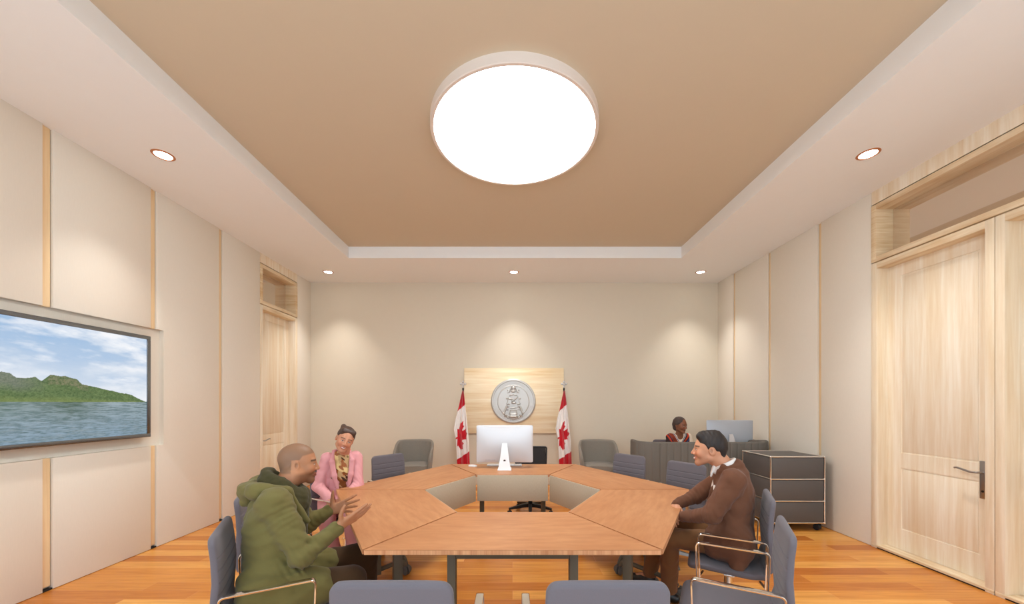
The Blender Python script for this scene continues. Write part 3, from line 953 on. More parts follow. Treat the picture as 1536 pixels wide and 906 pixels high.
# ---------------------------------------------------------------- computers
def make_computer(body, stand):
    """all-in-one, seen from the back: back faces -Y; base centre at the origin"""
    root = empty('computer', (0, 0, 0))
    s = MB(); w, h, z0 = 0.325, 0.427, 0.072
    # slightly domed back with rounded corners
    nx, nz = 40, 28; rc = 0.016
    def outline(u, v, k):
        x, z = u*w, v*h/2
        ax, az = abs(x)-(w-rc), abs(z)-(h/2-rc)
        if ax > 0 and az > 0:
            q = math.hypot(ax, az)
            m = max(ax, az)
            x = math.copysign(w-rc+ax*m/q, x); z = math.copysign(h/2-rc+az*m/q, z)
        return x, z
    us = [math.sin(PI/2*(2*i/nx-1)) for i in range(nx+1)]; vs = [math.sin(PI/2*(2*i/nz-1)) for i in range(nz+1)]
    gridv = {}
    for i, u in enumerate(us):
        for j, v in enumerate(vs):
            x, z = outline(u, v, 1)
            y = 0.005 - 0.036*((1-u*u)*(1-v*v))**0.7
            gridv[i, j] = s.bm.verts.new((x, y, z0+h/2+z))
    for i in range(nx):
        for j in range(nz):
            s.bm.faces.new([gridv[i, j], gridv[i, j+1], gridv[i+1, j+1], gridv[i+1, j]])
    border = [(i, 0) for i in range(nx)] + [(nx, j) for j in range(nz)] + [(i, nz) for i in range(nx, 0, -1)] + [(0, j) for j in range(nz, 0, -1)]
    bk = [s.bm.verts.new((gridv[b_].co.x, 0.0125, gridv[b_].co.z)) for b_ in border]
    for i in range(len(border)):
        k = (i+1) % len(border)
        s.bm.faces.new([gridv[border[i]], gridv[border[k]], bk[k], bk[i]])
    s.bm.faces.new(bk)
    s.build('casing', body, root, ang=50)
    d = MB(); d.box(-w+0.012, w-0.012, 0.0115, 0.0135, z0+0.07, z0+h-0.012); d.build('display', M['black'], root)
    f = MB()
    pr = [(0.028, 0.285, -0.045), (0.034, 0.25, -0.06), (0.052, 0.12, -0.085), (0.068, 0.03, -0.115), (0.0765, 0.007, -0.125)]
    rings = []
    for (hw, z, y) in pr:
        rings.append([Vector((-hw, y, z)), Vector((hw, y, z)), Vector((hw, y+0.007, z+0.001)), Vector((-hw, y+0.007, z+0.001))])
    rings = [[Vector((-0.026, -0.03, 0.295)), Vector((0.026, -0.03, 0.295)), Vector((0.026, -0.02, 0.30)), Vector((-0.026, -0.02, 0.30))]] + rings
    f.rings(rings)
    f.box(-0.078, 0.078, -0.128, 0.075, 0.0, 0.008, 0.002)
    st = f.build('stand', stand, root)
    Rr = Matrix.Translation((0, -0.0915, 0.105)) @ Matrix.Rotation(PI/2+0.28, 4, 'X')
    c = MB(); c.lathe([(0, -0.002), (0.015, -0.002), (0.015, 0.001), (0, 0.001)], 20, Rr); c.build('cable_hole', M['steel'], st)
    c = MB(); c.lathe([(0.010, -0.0005), (0.010, 0.0016), (0, 0.0016), (0, -0.0005)], 20, Rr); c.build('hole_plug', M['black'], st)
    p = MB()
    for i in range(8):
        x = -0.215+i*0.0145; hw = 0.0035 if i < 7 else 0.005
        p.box(x-hw, x+hw, -0.0145, -0.0020, z0+0.030-hw*0.8, z0+0.030+hw*0.8, 0.001)
    p.build('port', M['steel'], root)
    return root
pc = make_computer(M['silver'], M['white'])
pc.location = (-0.092, 4.285, H_TOP); tag(pc, 'large white all-in-one computer seen from the back on the far side of the table', 'computer')
pc2 = make_computer(M['silver2'], M['silver'])
pc2.location = (3.21, 5.50, 0.742); pc2.rotation_euler = (0, 0, -0.10)
tag(pc2, 'pale grey computer seen from the back above the felt reception screen', 'computer')
for ch in pc2.children:
    pass
k = empty('keyboard', (-0.10, 4.50, H_TOP)); tag(k, 'white slim keyboard lying behind the foot of the white computer', 'keyboard')
b = MB(); b.box(-0.21, 0.21, -0.056, 0.056, 0.0, 0.009, 0.003); b.box(-0.21, 0.21, -0.056, -0.03, 0.0, 0.014, 0.004); b.build('case', M['white'], k)
b = MB()
for r_ in range(5):
    for c_ in range(20):
        x = -0.2+c_*0.0205; y = -0.026+r_*0.0165; b.box(x, x+0.0175, y, y+0.014, 0.009, 0.0125)
b.build('keys', M['white'], k)
ms = MB(); rings = []
for i in range(9):
    a = PI*i/8; y = -0.055*math.cos(a); hh = 0.019*math.sin(a)**0.6+0.002; w = 0.028*math.sin(a)**0.55+0.001
    rings.append([Vector((w*math.cos(t_), y, max(0, hh*math.sin(t_)))) for t_ in [PI*q/10 for q in range(11)]])
ms.rings(rings); mo = ms.build('computer_mouse', M['white'], None)
mo.location = (-0.478, 4.45, H_TOP+0.0); mo.rotation_euler = (0, 0, 1.2); tag(mo, 'small white computer mouse lying on the table beside the computer', 'computer mouse')

# ---------------------------------------------------------------- wall board with the seal
def board_and_seal():
    x0, x1, z0, z1 = -0.880, 0.928, 0.943, 2.128
    Yb = YB
    root = empty('wall_board', ((x0+x1)/2, Yb, z0)); tag(root, 'pale wooden board mounted on the back wall behind the silver seal', 'wall panel')
    b = MB(); b.box(-(x1-x0)/2, (x1-x0)/2, -0.05, -0.02, 0, z1-z0, 0.002); b.build('board', M['maple_x'], root)
    b = MB(); b.box(-(x1-x0)/2+0.06, (x1-x0)/2-0.06, -0.0205, -0.0005, 0.06, z1-z0-0.06); b.build('batten', M['strip'], root)
    # the seal: a height field over a disc
    R = 0.400; cx, cz = 0.012, 1.527
    n = 340
    g = np.linspace(-1, 1, n)
    X, Z = np.meshgrid(g, g)
    rr = np.hypot(X, Z); th = np.arctan2(Z, X)
    H = np.zeros_like(X)
    def smooth(e0, e1, v): t = np.clip((v-e0)/(e1-e0), 0, 1); return t*t*(3-2*t)
    def bump(x, z, rx, rz, h, rot=0.0, p=2.0):
        c, s = math.cos(rot), math.sin(rot)
        a = ((X-x)*c+(Z-z)*s)/rx; b_ = (-(X-x)*s+(Z-z)*c)/rz
        d = np.sqrt(a*a+b_*b_); return h*np.clip(1-d**p, 0, 1)**0.5
    def seg(x0_, z0_, x1_, z1_, w, h):
        dx, dz = x1_-x0_, z1_-z0_; L_ = dx*dx+dz*dz
        t = np.clip(((X-x0_)*dx+(Z-z0_)*dz)/L_, 0, 1)
        d = np.hypot(X-x0_-t*dx, Z-z0_-t*dz)/w; return h*np.sqrt(np.clip(1-d*d, 0, 1))
    H += 0.034*(smooth(0.885, 0.925, rr)-smooth(0.965, 1.0, rr))          # outer rim
    H += 0.022*(smooth(0.665, 0.70, rr)-smooth(0.725, 0.765, rr))         # inner ring
    H += 0.006*(1-smooth(0.68, 0.72, rr))
    E = np.zeros_like(H)
    # ring of small upright strokes standing for the worn, unreadable lettering
    rng = np.random.RandomState(9)
    for i in range(64):
        a = 2*PI*i/64 + 0.03
        if i % 9 == 8: continue
        ca, sa = math.cos(a), math.sin(a); ta, tb = -sa, ca
        w = 0.022
        for q in range(2):
            o1, o2 = rng.choice([-1, 0, 1]), rng.choice([-1, 0, 1])
            xa, za = ca*0.785+ta*w*o1, sa*0.785+tb*w*o1
            xb, zb = ca*0.865+ta*w*o2, sa*0.865+tb*w*o2
            E = np.maximum(E, seg(xa, za, xb, zb, 0.013, 0.008))
    # arms in the middle, symmetric figures
    for s in (-1, 1):
        E = np.maximum(E, seg(s*0.07, 0.66, s*0.19, 0.40, 0.03, 0.014))
        E = np.maximum(E, seg(s*0.19, 0.40, s*0.26, 0.39, 0.02, 0.012))
        E = np.maximum(E, bump(s*0.25, 0.50, 0.03, 0.05, 0.012))
        E = np.maximum(E, bump(s*0.035, 0.60, 0.045, 0.055, 0.013))
        E = np.maximum(E, bump(s*0.09, 0.27, 0.10, 0.035, 0.014, rot=-s*0.25))
        E = np.maximum(E, bump(s*0.30, 0.12, 0.04, 0.045, 0.014))
        E = np.maximum(E, bump(s*0.24, -0.13, 0.09, 0.04, 0.016, rot=s*0.3))
        E = np.maximum(E, seg(s*0.27, -0.06, s*0.21, 0.20, 0.018, 0.010))
        E = np.maximum(E, seg(s*0.30, -0.24, s*0.43, -0.55, 0.055, 0.016))
        E = np.maximum(E, bump(s*0.22, -0.26, 0.05, 0.035, 0.012))
        E = np.maximum(E, bump(s*0.25, -0.38, 0.06, 0.03, 0.013, rot=-s*0.4))
        E = np.maximum(E, seg(s*0.14, -0.46, s*0.18, -0.56, 0.03, 0.014))
        E = np.maximum(E, bump(s*0.25, -0.74, 0.11, 0.05, 0.014, rot=s*0.5))
        E = np.maximum(E, seg(s*0.10, -0.84, s*0.20, -0.68, 0.022, 0.014))
        E = np.maximum(E, bump(s*0.36, -0.66, 0.10, 0.07, 0.012, rot=-s*0.7))
    E = np.maximum(E, bump(0.0, 0.44, 0.13, 0.06, 0.013)); E = np.maximum(E, bump(0.0, 0.55, 0.10, 0.13, 0.011))
    E = np.maximum(E, bump(-0.14, 0.11, 0.13, 0.05, 0.015, rot=-0.2))
    E = np.maximum(E, seg(-0.06, 0.0, 0.10, 0.10, 0.035, 0.016)); E = np.maximum(E, seg(0.08, 0.08, 0.20, 0.20, 0.025, 0.014))
    E = np.maximum(E, bump(0.02, -0.08, 0.12, 0.06, 0.016))
    E = np.maximum(E, bump(0.0, -0.30, 0.17, 0.03, 0.013, rot=0.1)); E = np.maximum(E, bump(0.0, -0.41, 0.19, 0.035, 0.013))
    sh = np.clip(1-np.maximum(np.abs(X)/0.17, np.where(Z > -0.66, np.abs(Z+0.66)/0.14, np.hypot(X/0.17, (Z+0.66)/0.22)))**6, 0, 1)
    E = np.maximum(E, 0.013*sh**0.5)
    H = H + E*2.6
    keep = rr <= 1.0
    Xc, Zc = X.copy(), Z.copy()
    idx = -np.ones(n*n, dtype=int); kk = keep.ravel(); idx[kk] = np.arange(kk.sum())
    V = np.stack([X.ravel()[kk]*R, -0.012-H.ravel()[kk], Z.ravel()[kk]*R], 1)
    q = np.arange((n-1)*n).reshape(n-1, n)[:, :-1].ravel()
    F_ = np.stack([q, q+1, q+n+1, q+n], 1); F_ = idx[F_]; F_ = F_[(F_ >= 0).all(1)]
    se = empty('wall_seal', (cx, Yb-0.05, cz)); tag(se, 'round silver coat-of-arms relief seal on the pale wooden board', 'seal')
    me = mesh_np('relief', V, F_, True); me.materials.append(M['seal'])
    o = bpy.data.objects.new('relief', me); COL.objects.link(o); o.parent = se
    T = Matrix.Rotation(PI/2, 4, 'X')
    r = MB(); r.lathe([(R-0.012, 0), (R+0.002, 0), (R+0.004, 0.004), (R+0.004, 0.030), (R-0.006, 0.036), (R-0.012, 0.030)], 96, T); r.build('rim', M['seal'], se)
board_and_seal()

# ---------------------------------------------------------------- flags
def leaf_poly():
    h = [(0, 1.0), (0.12, 0.76), (0.20, 0.73), (0.30, 0.80), (0.24, 0.42), (0.30, 0.38), (0.48, 0.58), (0.53, 0.46), (0.77, 0.50), (0.70, 0.28), (0.78, 0.22), (0.45, -0.05), (0.50, -0.18), (0.06, -0.12), (0.045, -0.12), (0.05, -0.55)]
    return h + [(-x, y) for x, y in h[::-1]]
def inside(px, pz, poly):
    c = np.zeros(px.shape, bool); n = len(poly); j = n-1
    for i in range(n):
        xi, yi = poly[i]; xj, yj = poly[j]
        t = ((yi > pz) != (yj > pz)) & (px < (xj-xi)*(pz-yi)/((yj-yi) if yj != yi else 1e-9)+xi)
        c ^= t; j = i
    return c
M['flag'] = vcol('satin flag cloth', rough=0.6, sheen=0.3, spec=0.3)
def make_flag():
    root = empty('flag', (0, 0, 0))
    p = MB(); p.lathe([(0, 0), (0.14, 0), (0.14, 0.015), (0.05, 0.03), (0.02, 0.05), (0, 0.05)], 32); p.build('base', M['chrome'], root)
    p = MB(); p.lathe([(0, 0.03), (0.0125, 0.03), (0.0125, 1.72), (0.016, 1.722), (0.016, 1.75), (0, 1.75)], 16); p.build('pole', M['black'], root)
    # finial: small cross of four lobes
    f = MB(); f.lathe([(0, 1.75), (0.012, 1.755), (0.02, 1.77), (0.012, 1.785), (0.01, 1.80), (0, 1.80)], 14)
    for (dx, dz) in ((0, 0.045), (0.035, 0.012), (-0.035, 0.012), (0, 0)):
        f.lathe([(0.019*math.sin(PI*k/8), -0.021*math.cos(PI*k/8)) for k in range(9)], 12, o=(dx, 0, 1.82+dz-0.01))
    f.build('finial', M['silver'], root)
    # cloth: hangs in soft vertical folds from the pole top
    nu, nv = 150, 330
    U, V = np.meshgrid(np.linspace(0, 1, nu), np.linspace(0, 1, nv))
    ztop, zbot = 1.705, 0.40
    Z = ztop - V*(ztop-zbot)*(1+0.05*U)
    # outline read off: left and right edge offsets from the pole
    vk = [0, 0.08, 0.20, 0.36, 0.50, 0.64, 1.0]
    Lk = [-0.008, -0.035, -0.07, -0.125, -0.155, -0.115, -0.09]
    Rk = [0.012, 0.03, 0.05, 0.078, 0.098, 0.115, 0.13]
    Lx = np.interp(V, vk, Lk); Rx = np.interp(V, vk, Rk)
    X = Lx + (Rx-Lx)*U
    amp = 0.012 + 0.030*np.clip(V*1.6, 0, 1)
    Yf = -0.022 - amp - amp*(0.55*np.sin(U*15+V*1.5) + 0.45*np.sin(U*8.5-1.0)) - 0.01*np.sin(U*29+V*3)
    X = X + 0.006*np.cos(U*15+V*1.5)*np.clip(V*3, 0, 1)
    # colours; x right, z down in metres from the photographed drape
    red = np.array(S(200, 12, 34)[:3]); white = np.array(S(236, 230, 226)[:3])
    col = np.ones((nv, nu, 3))*white
    xx, zz = Lx + (Rx-Lx)*U, V*(ztop-zbot)
    top_red = zz < 0.335 - 1.1*(xx-(-0.07)) * 0.9
    bot_red = zz > 1.18 - 0.9*(xx+0.10)
    lp = leaf_poly()
    a = math.radians(0)
    # the leaf lies on its side on the drape, its stem towards the free edge
    ly = (xx+0.030)/0.150 + 0.22
    lx = -(zz-0.765)/0.31 - 0.30*(ly-0.2)
    m = inside(lx, ly, leaf_poly())
    col[m] = red; col[top_red] = red; col[bot_red] = red
    i = np.arange((nv-1)*nu).reshape(nv-1, nu)[:, :-1].ravel()
    F_ = np.stack([i, i+nu, i+nu+1, i+1], 1)
    n0 = nu*nv
    Vf = np.stack([X.ravel(), Yf.ravel(), Z.ravel()], 1); Vb = Vf + np.array([0, 0.003, 0])
    me = mesh_np('cloth', np.concatenate([Vf, Vb]), np.concatenate([F_, F_[:, ::-1]+n0]), True)
    set_col(me, np.concatenate([col.reshape(-1, 3)]*2)); me.materials.append(M['flag'])
    o = bpy.data.objects.new('cloth', me); COL.objects.link(o); o.parent = root
    return root
fl = make_flag()
for i, (x, lab) in enumerate([(-0.853, 'red and white maple leaf flag on pole, television side of the seal board'),
                              (0.882, 'red and white maple leaf flag on pole, reception side of the seal board')]):
    o = fl if i == 0 else copy_tree(fl)
    o.location = (x, 6.40, 0); tag(o, lab, 'flag', 'maple leaf flags flanking the board')
# ---------------------------------------------------------------- organic shapes: smooth unions meshed by surface nets
class Sdf:
    def __init__(self): self.ops = []; self.wr = None
    def _add(self, kind, args, c, rad, op, k):
        self.ops.append((kind, args, np.array(c, float), float(rad), op, k)); return self
    def cap(self, a, b, ra, rb=None, k=0.02, op='add', flat=None):
        """tapered capsule; flat=(axis, f): squashed along axis by f"""
        a = np.array(a, float); b = np.array(b, float); rb = ra if rb is None else rb
        fl = None
        if flat is not None:
            ax = np.array(flat[0], float); fl = (ax/np.linalg.norm(ax), flat[1])
        return self._add('cap', (a, b, ra, rb, fl), (a+b)/2, np.linalg.norm(b-a)/2+max(ra, rb), op, k)
    def ball(self, c, r, k=0.02, op='add'): return self.cap(c, np.array(c, float)+1e-5, r, r, k, op)
    def ell(self, c, rad, R=None, k=0.03, op='add'):
        rad = np.array(rad, float)
        return self._add('ell', (np.array(c, float), rad, np.eye(3) if R is None else np.array(R, float)), c, rad.max(), op, k)
    def plane(self, c, n, k=0.004, op='cut'):
        n = np.array(n, float); n /= np.linalg.norm(n)
        return self._add('plane', (np.array(c, float), n), c, 1e6, op, k)
    @staticmethod
    def prim(kind, a, P):
        if kind == 'cap':
            A, B, ra, rb, fl = a
            ab = B-A; L2 = max(ab@ab, 1e-12)
            pa = P-A
            if fl is not None:
                ax, f = fl
                t = np.clip((pa@ab)/L2, 0, 1)
                q = pa - t[:, None]*ab
                q = q + (q@ax)[:, None]*ax*(1/f-1)
                return (np.linalg.norm(q, axis=1) - (ra+(rb-ra)*t))*(1+f)*0.5
            t = np.clip((pa@ab)/L2, 0, 1)
            return np.linalg.norm(pa - t[:, None]*ab, axis=1) - (ra+(rb-ra)*t)
        if kind == 'ell':
            c, r, R = a
            q = (P-c)@R.T
            k0 = np.linalg.norm(q/r, axis=1); k1 = np.linalg.norm(q/(r*r), axis=1)
            return np.where(k1 > 1e-9, k0*(k0-1)/np.maximum(k1, 1e-9), -r.min())
        if kind == 'plane':
            return (P-a[0])@a[1]
    def eval(self, P, ops=None):
        d = np.full(len(P), 0.5)
        for kind, a, c, rad, op, k in (self.ops if ops is None else ops):
            e = self.prim(kind, a, P)
            if op == 'add':
                h = np.clip(0.5+0.5*(d-e)/k, 0, 1); d = d*(1-h)+e*h-k*h*(1-h)
            elif op == 'sub':
                e = -e; h = np.clip(0.5-0.5*(d-e)/k, 0, 1); d = d*(1-h)+e*h+k*h*(1-h)
            else:   # cut: keep the side where the plane distance is negative
                h = np.clip(0.5-0.5*(d-e)/k, 0, 1); d = d*(1-h)+e*h+k*h*(1-h)
        if self.wr is not None: d = d + self.wr(P)
        return d
    def mesh(self, h=0.004):
        n = 14
        bs = n*h
        lo = np.min([c-r for _, _, c, r, op, _ in self.ops if op == 'add'], axis=0)-0.02
        hi = np.max([c+r for _, _, c, r, op, _ in self.ops if op == 'add'], axis=0)+0.02
        nb = np.ceil((hi-lo)/bs).astype(int)+1
        gi = np.stack(np.meshgrid(*[np.arange(q) for q in nb], indexing='ij'), -1).reshape(-1, 3)
        cen = lo+(gi+0.5)*bs
        rad = bs*0.5*math.sqrt(3)
        d = np.concatenate([self.eval(cen[i:i+60000]) for i in range(0, len(cen), 60000)])
        keep = np.abs(d) < rad*1.35+0.02
        gi, cen = gi[keep], cen[keep]
        # which primitives matter for each block
        near = []
        for kind, a, c, r, op, k in self.ops:
            e = self.prim(kind, a, cen); near.append(e < rad*1.7+k+0.012 if op == 'add' else np.abs(e) < 1e9)
        near = np.array(near)
        loc = np.stack(np.meshgrid(*[np.arange(n+1)]*3, indexing='ij'), -1).reshape(-1, 3)
        DIM = (nb*n+2).astype(np.int64)
        key = lambda ijk: (ijk[..., 0]*DIM[1]+ijk[..., 1])*DIM[2]+ijk[..., 2]
        vk, vp, quads = [], [], []
        cor = [(0,0,0),(1,0,0),(0,1,0),(1,1,0),(0,0,1),(1,0,1),(0,1,1),(1,1,1)]
        edg = [(a, b) for a in range(8) for b in range(a+1, 8) if bin(a ^ b).count('1') == 1]
        for bi in range(len(cen)):
            ops = [o for o, q in zip(self.ops, near[:, bi]) if q]
            if not any(o[4] == 'add' for o in ops): continue
            base = gi[bi]*n
            F = self.eval(lo+(base+loc)*h, ops).reshape(n+1, n+1, n+1)
            if F.min() > 0 or F.max() < 0: continue
            sub = [F[a:a+n, b:b+n, c:c+n] for a, b, c in cor]
            sg = np.stack([s < 0 for s in sub])
            act = sg.any(0) & ~sg.all(0)
            I = np.argwhere(act)
            if len(I) == 0: continue
            v8 = np.stack([s[act] for s in sub], 1)
            acc = np.zeros((len(I), 3)); cnt = np.zeros(len(I))
            for a, b in edg:
                fa, fb = v8[:, a], v8[:, b]; m = (fa < 0) != (fb < 0)
                t = np.where(m, fa/np.where(m, fa-fb, 1), 0)
                pa, pb = np.array(cor[a], float), np.array(cor[b], float)
                acc += np.where(m[:, None], pa+t[:, None]*(pb-pa), 0); cnt += m
            vp.append(lo+(base+I+acc/cnt[:, None])*h); vk.append(key((base+I).astype(np.int64)))
            sgn = F < 0
            for ax in range(3):
                s0 = sgn[:n, :n, :n]
                s1 = [sgn[1:, :n, :n], sgn[:n, 1:, :n], sgn[:n, :n, 1:]][ax]
                for inv in (False, True):
                    m = (s0 & ~s1) if not inv else (~s0 & s1)
                    J = np.argwhere(m)
                    if len(J) == 0: continue
                    J = (J+base).astype(np.int64)
                    u = np.zeros(3, np.int64); v = np.zeros(3, np.int64); u[(ax+1) % 3] = 1; v[(ax+2) % 3] = 1
                    q = [key(J-u-v), key(J-v), key(J), key(J-u)]
                    if inv: q = q[::-1]
                    quads.append(np.stack(q, 1))
        vk = np.concatenate(vk); vp = np.concatenate(vp); Q = np.concatenate(quads)
        o = np.argsort(vk); vk, vp = vk[o], vp[o]
        j = np.searchsorted(vk, Q); j = np.minimum(j, len(vk)-1)
        ok = (vk[j] == Q).all(1)
        return vp, j[ok]
    def build(self, name, mat, parent=None, h=0.004, paint=None, loc=None, smooth_it=1):
        V, Q = self.mesh(h)
        # light Laplacian relaxation takes the grid steps out
        for _ in range(smooth_it):
            s = np.zeros_like(V); c = np.zeros(len(V))
            for a, b in ((0, 1), (1, 2), (2, 3), (3, 0)):
                for x_, y_ in ((Q[:, a], Q[:, b]), (Q[:, b], Q[:, a])):
                    for ax in range(3): s[:, ax] += np.bincount(x_, weights=V[y_, ax], minlength=len(V))
                    c += np.bincount(x_, minlength=len(V))
            V = V*0.45 + 0.55*s/np.maximum(c, 1)[:, None]
        base = np.zeros(3) if loc is None else np.array(loc, float)
        me = mesh_np(name, V-base, Q, True)
        if paint is not None: set_col(me, paint(V))
        me.materials.append(mat)
        o = bpy.data.objects.new(name, me); COL.objects.link(o)
        if parent is not None: o.parent = parent
        elif loc is not None: o.location = loc
        return o

def V3(*a): return np.array(a, float)
def nrm(v): v = np.array(v, float); return v/np.linalg.norm(v)
def rgb(*c): return np.array(S(*c)[:3])
def noise3(P, f, seed=0):
    """cheap smooth noise from warped sines, about -1..1"""
    r = np.random.RandomState(seed); out = 0; q = P*f
    for i in range(4):
        a = r.randn(3); a /= np.linalg.norm(a); b = r.randn(3); b /= np.linalg.norm(b)
        out = out + np.sin(q@a*(1+0.6*i) + 1.6*np.sin(q@b*0.8+i)+r.rand()*6)
    return out/4*1.3
def folds(amp, f, seed, extra=None):
    def w(P):
        n = noise3(P, f, seed)
        v = amp*(1-2*np.abs(n)) * 0.7 + amp*0.5*noise3(P, f*2.3, seed+1)
        if extra is not None: v = v + extra(P)
        return v
    return w
def frame(fwd, up=(0, 0, 1), roll=0.0):
    """rows: left, forward, up"""
    f = nrm(fwd); u = np.array(up, float); l = nrm(np.cross(u, f)); u = np.cross(f, l)
    # left = up x forward ; roll tips the crown towards the left
    c, s = math.cos(roll), math.sin(roll)
    return np.stack([l*c - u*s, f, u*c + l*s])

class Head:
    """local axes: x to the person's left, y forward, z up"""
    def __init__(self, c, fwd, scale=1.0, pitch=0.0, roll=0.0):
        R = frame(fwd)
        cp, sp = math.cos(pitch), math.sin(pitch)
        f = R[1]*cp - R[2]*sp; u = R[2]*cp + R[1]*sp
        R = np.stack([R[0], f, u])
        c_, s_ = math.cos(roll), math.sin(roll)
        R = np.stack([R[0]*c_ - R[2]*s_, R[1], R[2]*c_ + R[0]*s_])
        self.R, self.c, self.s = R, np.array(c, float), scale
    def w(self, x, y, z): return self.c + self.s*(V3(x, y, z)@self.R)
    def loc(self, P): return ((P-self.c)@self.R.T)/self.s
    def skin(self, S_, smile=0.0, female=False, jaw=1.0):
        s, w, R = self.s, self.w, self.R
        S_.ell(w(0, -0.012, 0.038), V3(0.076, 0.098, 0.086)*s, R, 0.02)
        S_.ell(w(0, 0.030, -0.015), V3(0.063, 0.062, 0.082)*s, R, 0.03*s)
        jw = 0.050*jaw
        for q in (-1, 1):
            S_.cap(w(q*jw, 0.004, -0.055), w(q*0.016, 0.066, -0.094), 0.022*s, 0.019*s, 0.025*s)
            S_.ball(w(q*0.036, 0.060, -0.022), 0.026*s, 0.02*s)
        S_.ball(w(0, 0.072, -0.096), 0.019*s, 0.018*s)
        S_.cap(w(-0.034, 0.076, 0.024), w(0.034, 0.076, 0.024), 0.013*s if not female else 0.011*s, None, 0.014*s)
        # eye sockets and eyes
        for q in (-1, 1):
            S_.ell(w(q*0.031, 0.101, 0.004), V3(0.017, 0.014, 0.011)*s, R, 0.010*s, 'sub')
            S_.ball(w(q*0.031, 0.0785, 0.004), 0.0125*s, 0.003*s)
            S_.cap(w(q*0.019, 0.0895, 0.0135), w(q*0.043, 0.084, 0.0125), 0.0030*s, None, 0.004*s)   # upper lid
        # nose
        S_.cap(w(0, 0.088, 0.012), w(0, 0.108, -0.026), 0.0075*s, 0.0105*s, 0.010*s)
        for q in (-1, 1): S_.ball(w(q*0.0125, 0.096, -0.031), 0.0085*s, 0.006*s)
        # mouth
        zc = -0.060
        S_.ell(w(0, 0.082, zc), V3(0.024, 0.015, 0.016)*s, R, 0.010*s)
        up = 0.006*smile
        for q in (-1, 1):
            S_.cap(w(0, 0.0955, zc+0.005), w(q*(0.019+0.004*smile), 0.086-0.003*smile, zc+0.001+up), 0.0052*s, 0.003*s, 0.003*s)
            S_.cap(w(0, 0.0950, zc-0.007), w(q*(0.017+0.004*smile), 0.086-0.003*smile, zc-0.003+up), 0.0060*s, 0.003*s, 0.003*s)
            S_.cap(w(0, 0.103, zc-0.001), w(q*(0.024+0.004*smile), 0.089, zc+up), 0.0016*s if smile < 0.5 else 0.003*s, 0.001*s, 0.002*s, 'sub')
            if smile: S_.ell(w(q*0.043, 0.066, -0.030), V3(0.016, 0.014, 0.014)*s, R, 0.012*s)
        # ears
        for q in (-1, 1):
            S_.ell(w(q*0.077, -0.010, 0.0), V3(0.009, 0.018, 0.031)*s, R, 0.005*s)
            S_.ell(w(q*0.073, -0.016, -0.002), V3(0.010, 0.017, 0.028)*s, R, 0.006*s)
            S_.ell(w(q*0.087, -0.006, 0.003), V3(0.0075, 0.0105, 0.018)*s, R, 0.003*s, 'sub')
    def paint(self, P, base, lips, brow=(30, 20, 16), stub=None, female=False, smile=0.0, hairline=None):
        L = self.loc(P)
        x, y, z = np.abs(L[:, 0]), L[:, 1], L[:, 2]
        col = np.ones((len(P), 3))*base
        n = noise3(P, 60, 5)[:, None]
        col = col*(1+0.04*n)
        def put(m, c, a=1.0):
            m = np.clip(m, 0, 1)[:, None]*a; col[:] = col*(1-m)+c*m
        face = (y > 0.05) & (np.abs(z) < 0.13)
        red = rgb(190, 100, 80)*base.mean()*2.2
        put(np.exp(-(((x-0.042)/0.02)**2+((z+0.028)/0.02)**2))*face, np.clip(base*V3(1.15, 0.85, 0.8), 0, 1), 0.6)
        put(np.exp(-((x/0.014)**2+((z+0.03)/0.012)**2))*face, np.clip(base*V3(1.1, 0.85, 0.8), 0, 1), 0.5)
        put(((x > 0.074) & (((y+0.006)/0.009)**2+((z-0.003)/0.016)**2 < 1))*1.0, base*0.62, 0.7)  # shade of the ear hollow, painted into the skin colour
        # eyes
        dx = x-0.031
        eye = ((dx/0.0125)**2+((z-0.0035)/0.0044)**2 < 1) & (y > 0.07)
        put(eye*1.0, rgb(214, 206, 200))
        ir = ((dx-0.0)**2+(z-0.004)**2 < 0.0056**2) & eye
        put(ir*1.0, rgb(38, 24, 18))
        lid = (np.abs(((dx/0.0135)**2+((z-0.0045)/0.0075)**2)-1) < 0.28) & (y > 0.07) & (z > 0.004)
        put(lid*1.0, rgb(*brow), 0.8)
        arch = 0.0255+0.004*np.cos((x-0.034)/0.02*1.4)
        bw = np.exp(-((z-arch)/(0.0036 if female else 0.0048))**2)*(x > 0.014)*(x < 0.054)*(y > 0.055)
        put(bw*1.3, rgb(*brow), 0.85)
        zc = -0.060
        lc = zc + 0.006*smile*(x/0.022)**2
        lm = ((x/(0.025+0.003*smile))**2+((z-lc+0.001)/0.0115)**2 < 1) & (y > 0.07)
        put(lm*1.0, lips, 0.85)
        if smile > 0.5:
            tm = (x < 0.019) & (np.abs(z-lc+0.001) < 0.0038) & (y > 0.07)
            put(tm*1.0, rgb(238, 232, 224))
        else:
            tm = (x < 0.022) & (np.abs(z-lc+0.001) < 0.0016) & (y > 0.07)
            put(tm*1.0, lips*0.3)
        put(((x-0.0075)**2+(z+0.0365)**2 < 0.0035**2)*(y > 0.09)*1.0, base*0.25)
        if stub is not None:
            c, a = stub
            jawm = np.clip((-0.035-z)/0.02, 0, 1)*np.clip((y+0.02)/0.04, 0, 1)*np.clip((z+0.125)/0.01, 0, 1)
            mous = np.exp(-((z+0.043)/0.006)**2)*(x < 0.028)*(y > 0.07)
            put(np.maximum(jawm*(~lm), mous), c, a)
        if hairline is not None:
            c, a, f = hairline
            put(f(L), c, a)
        return col

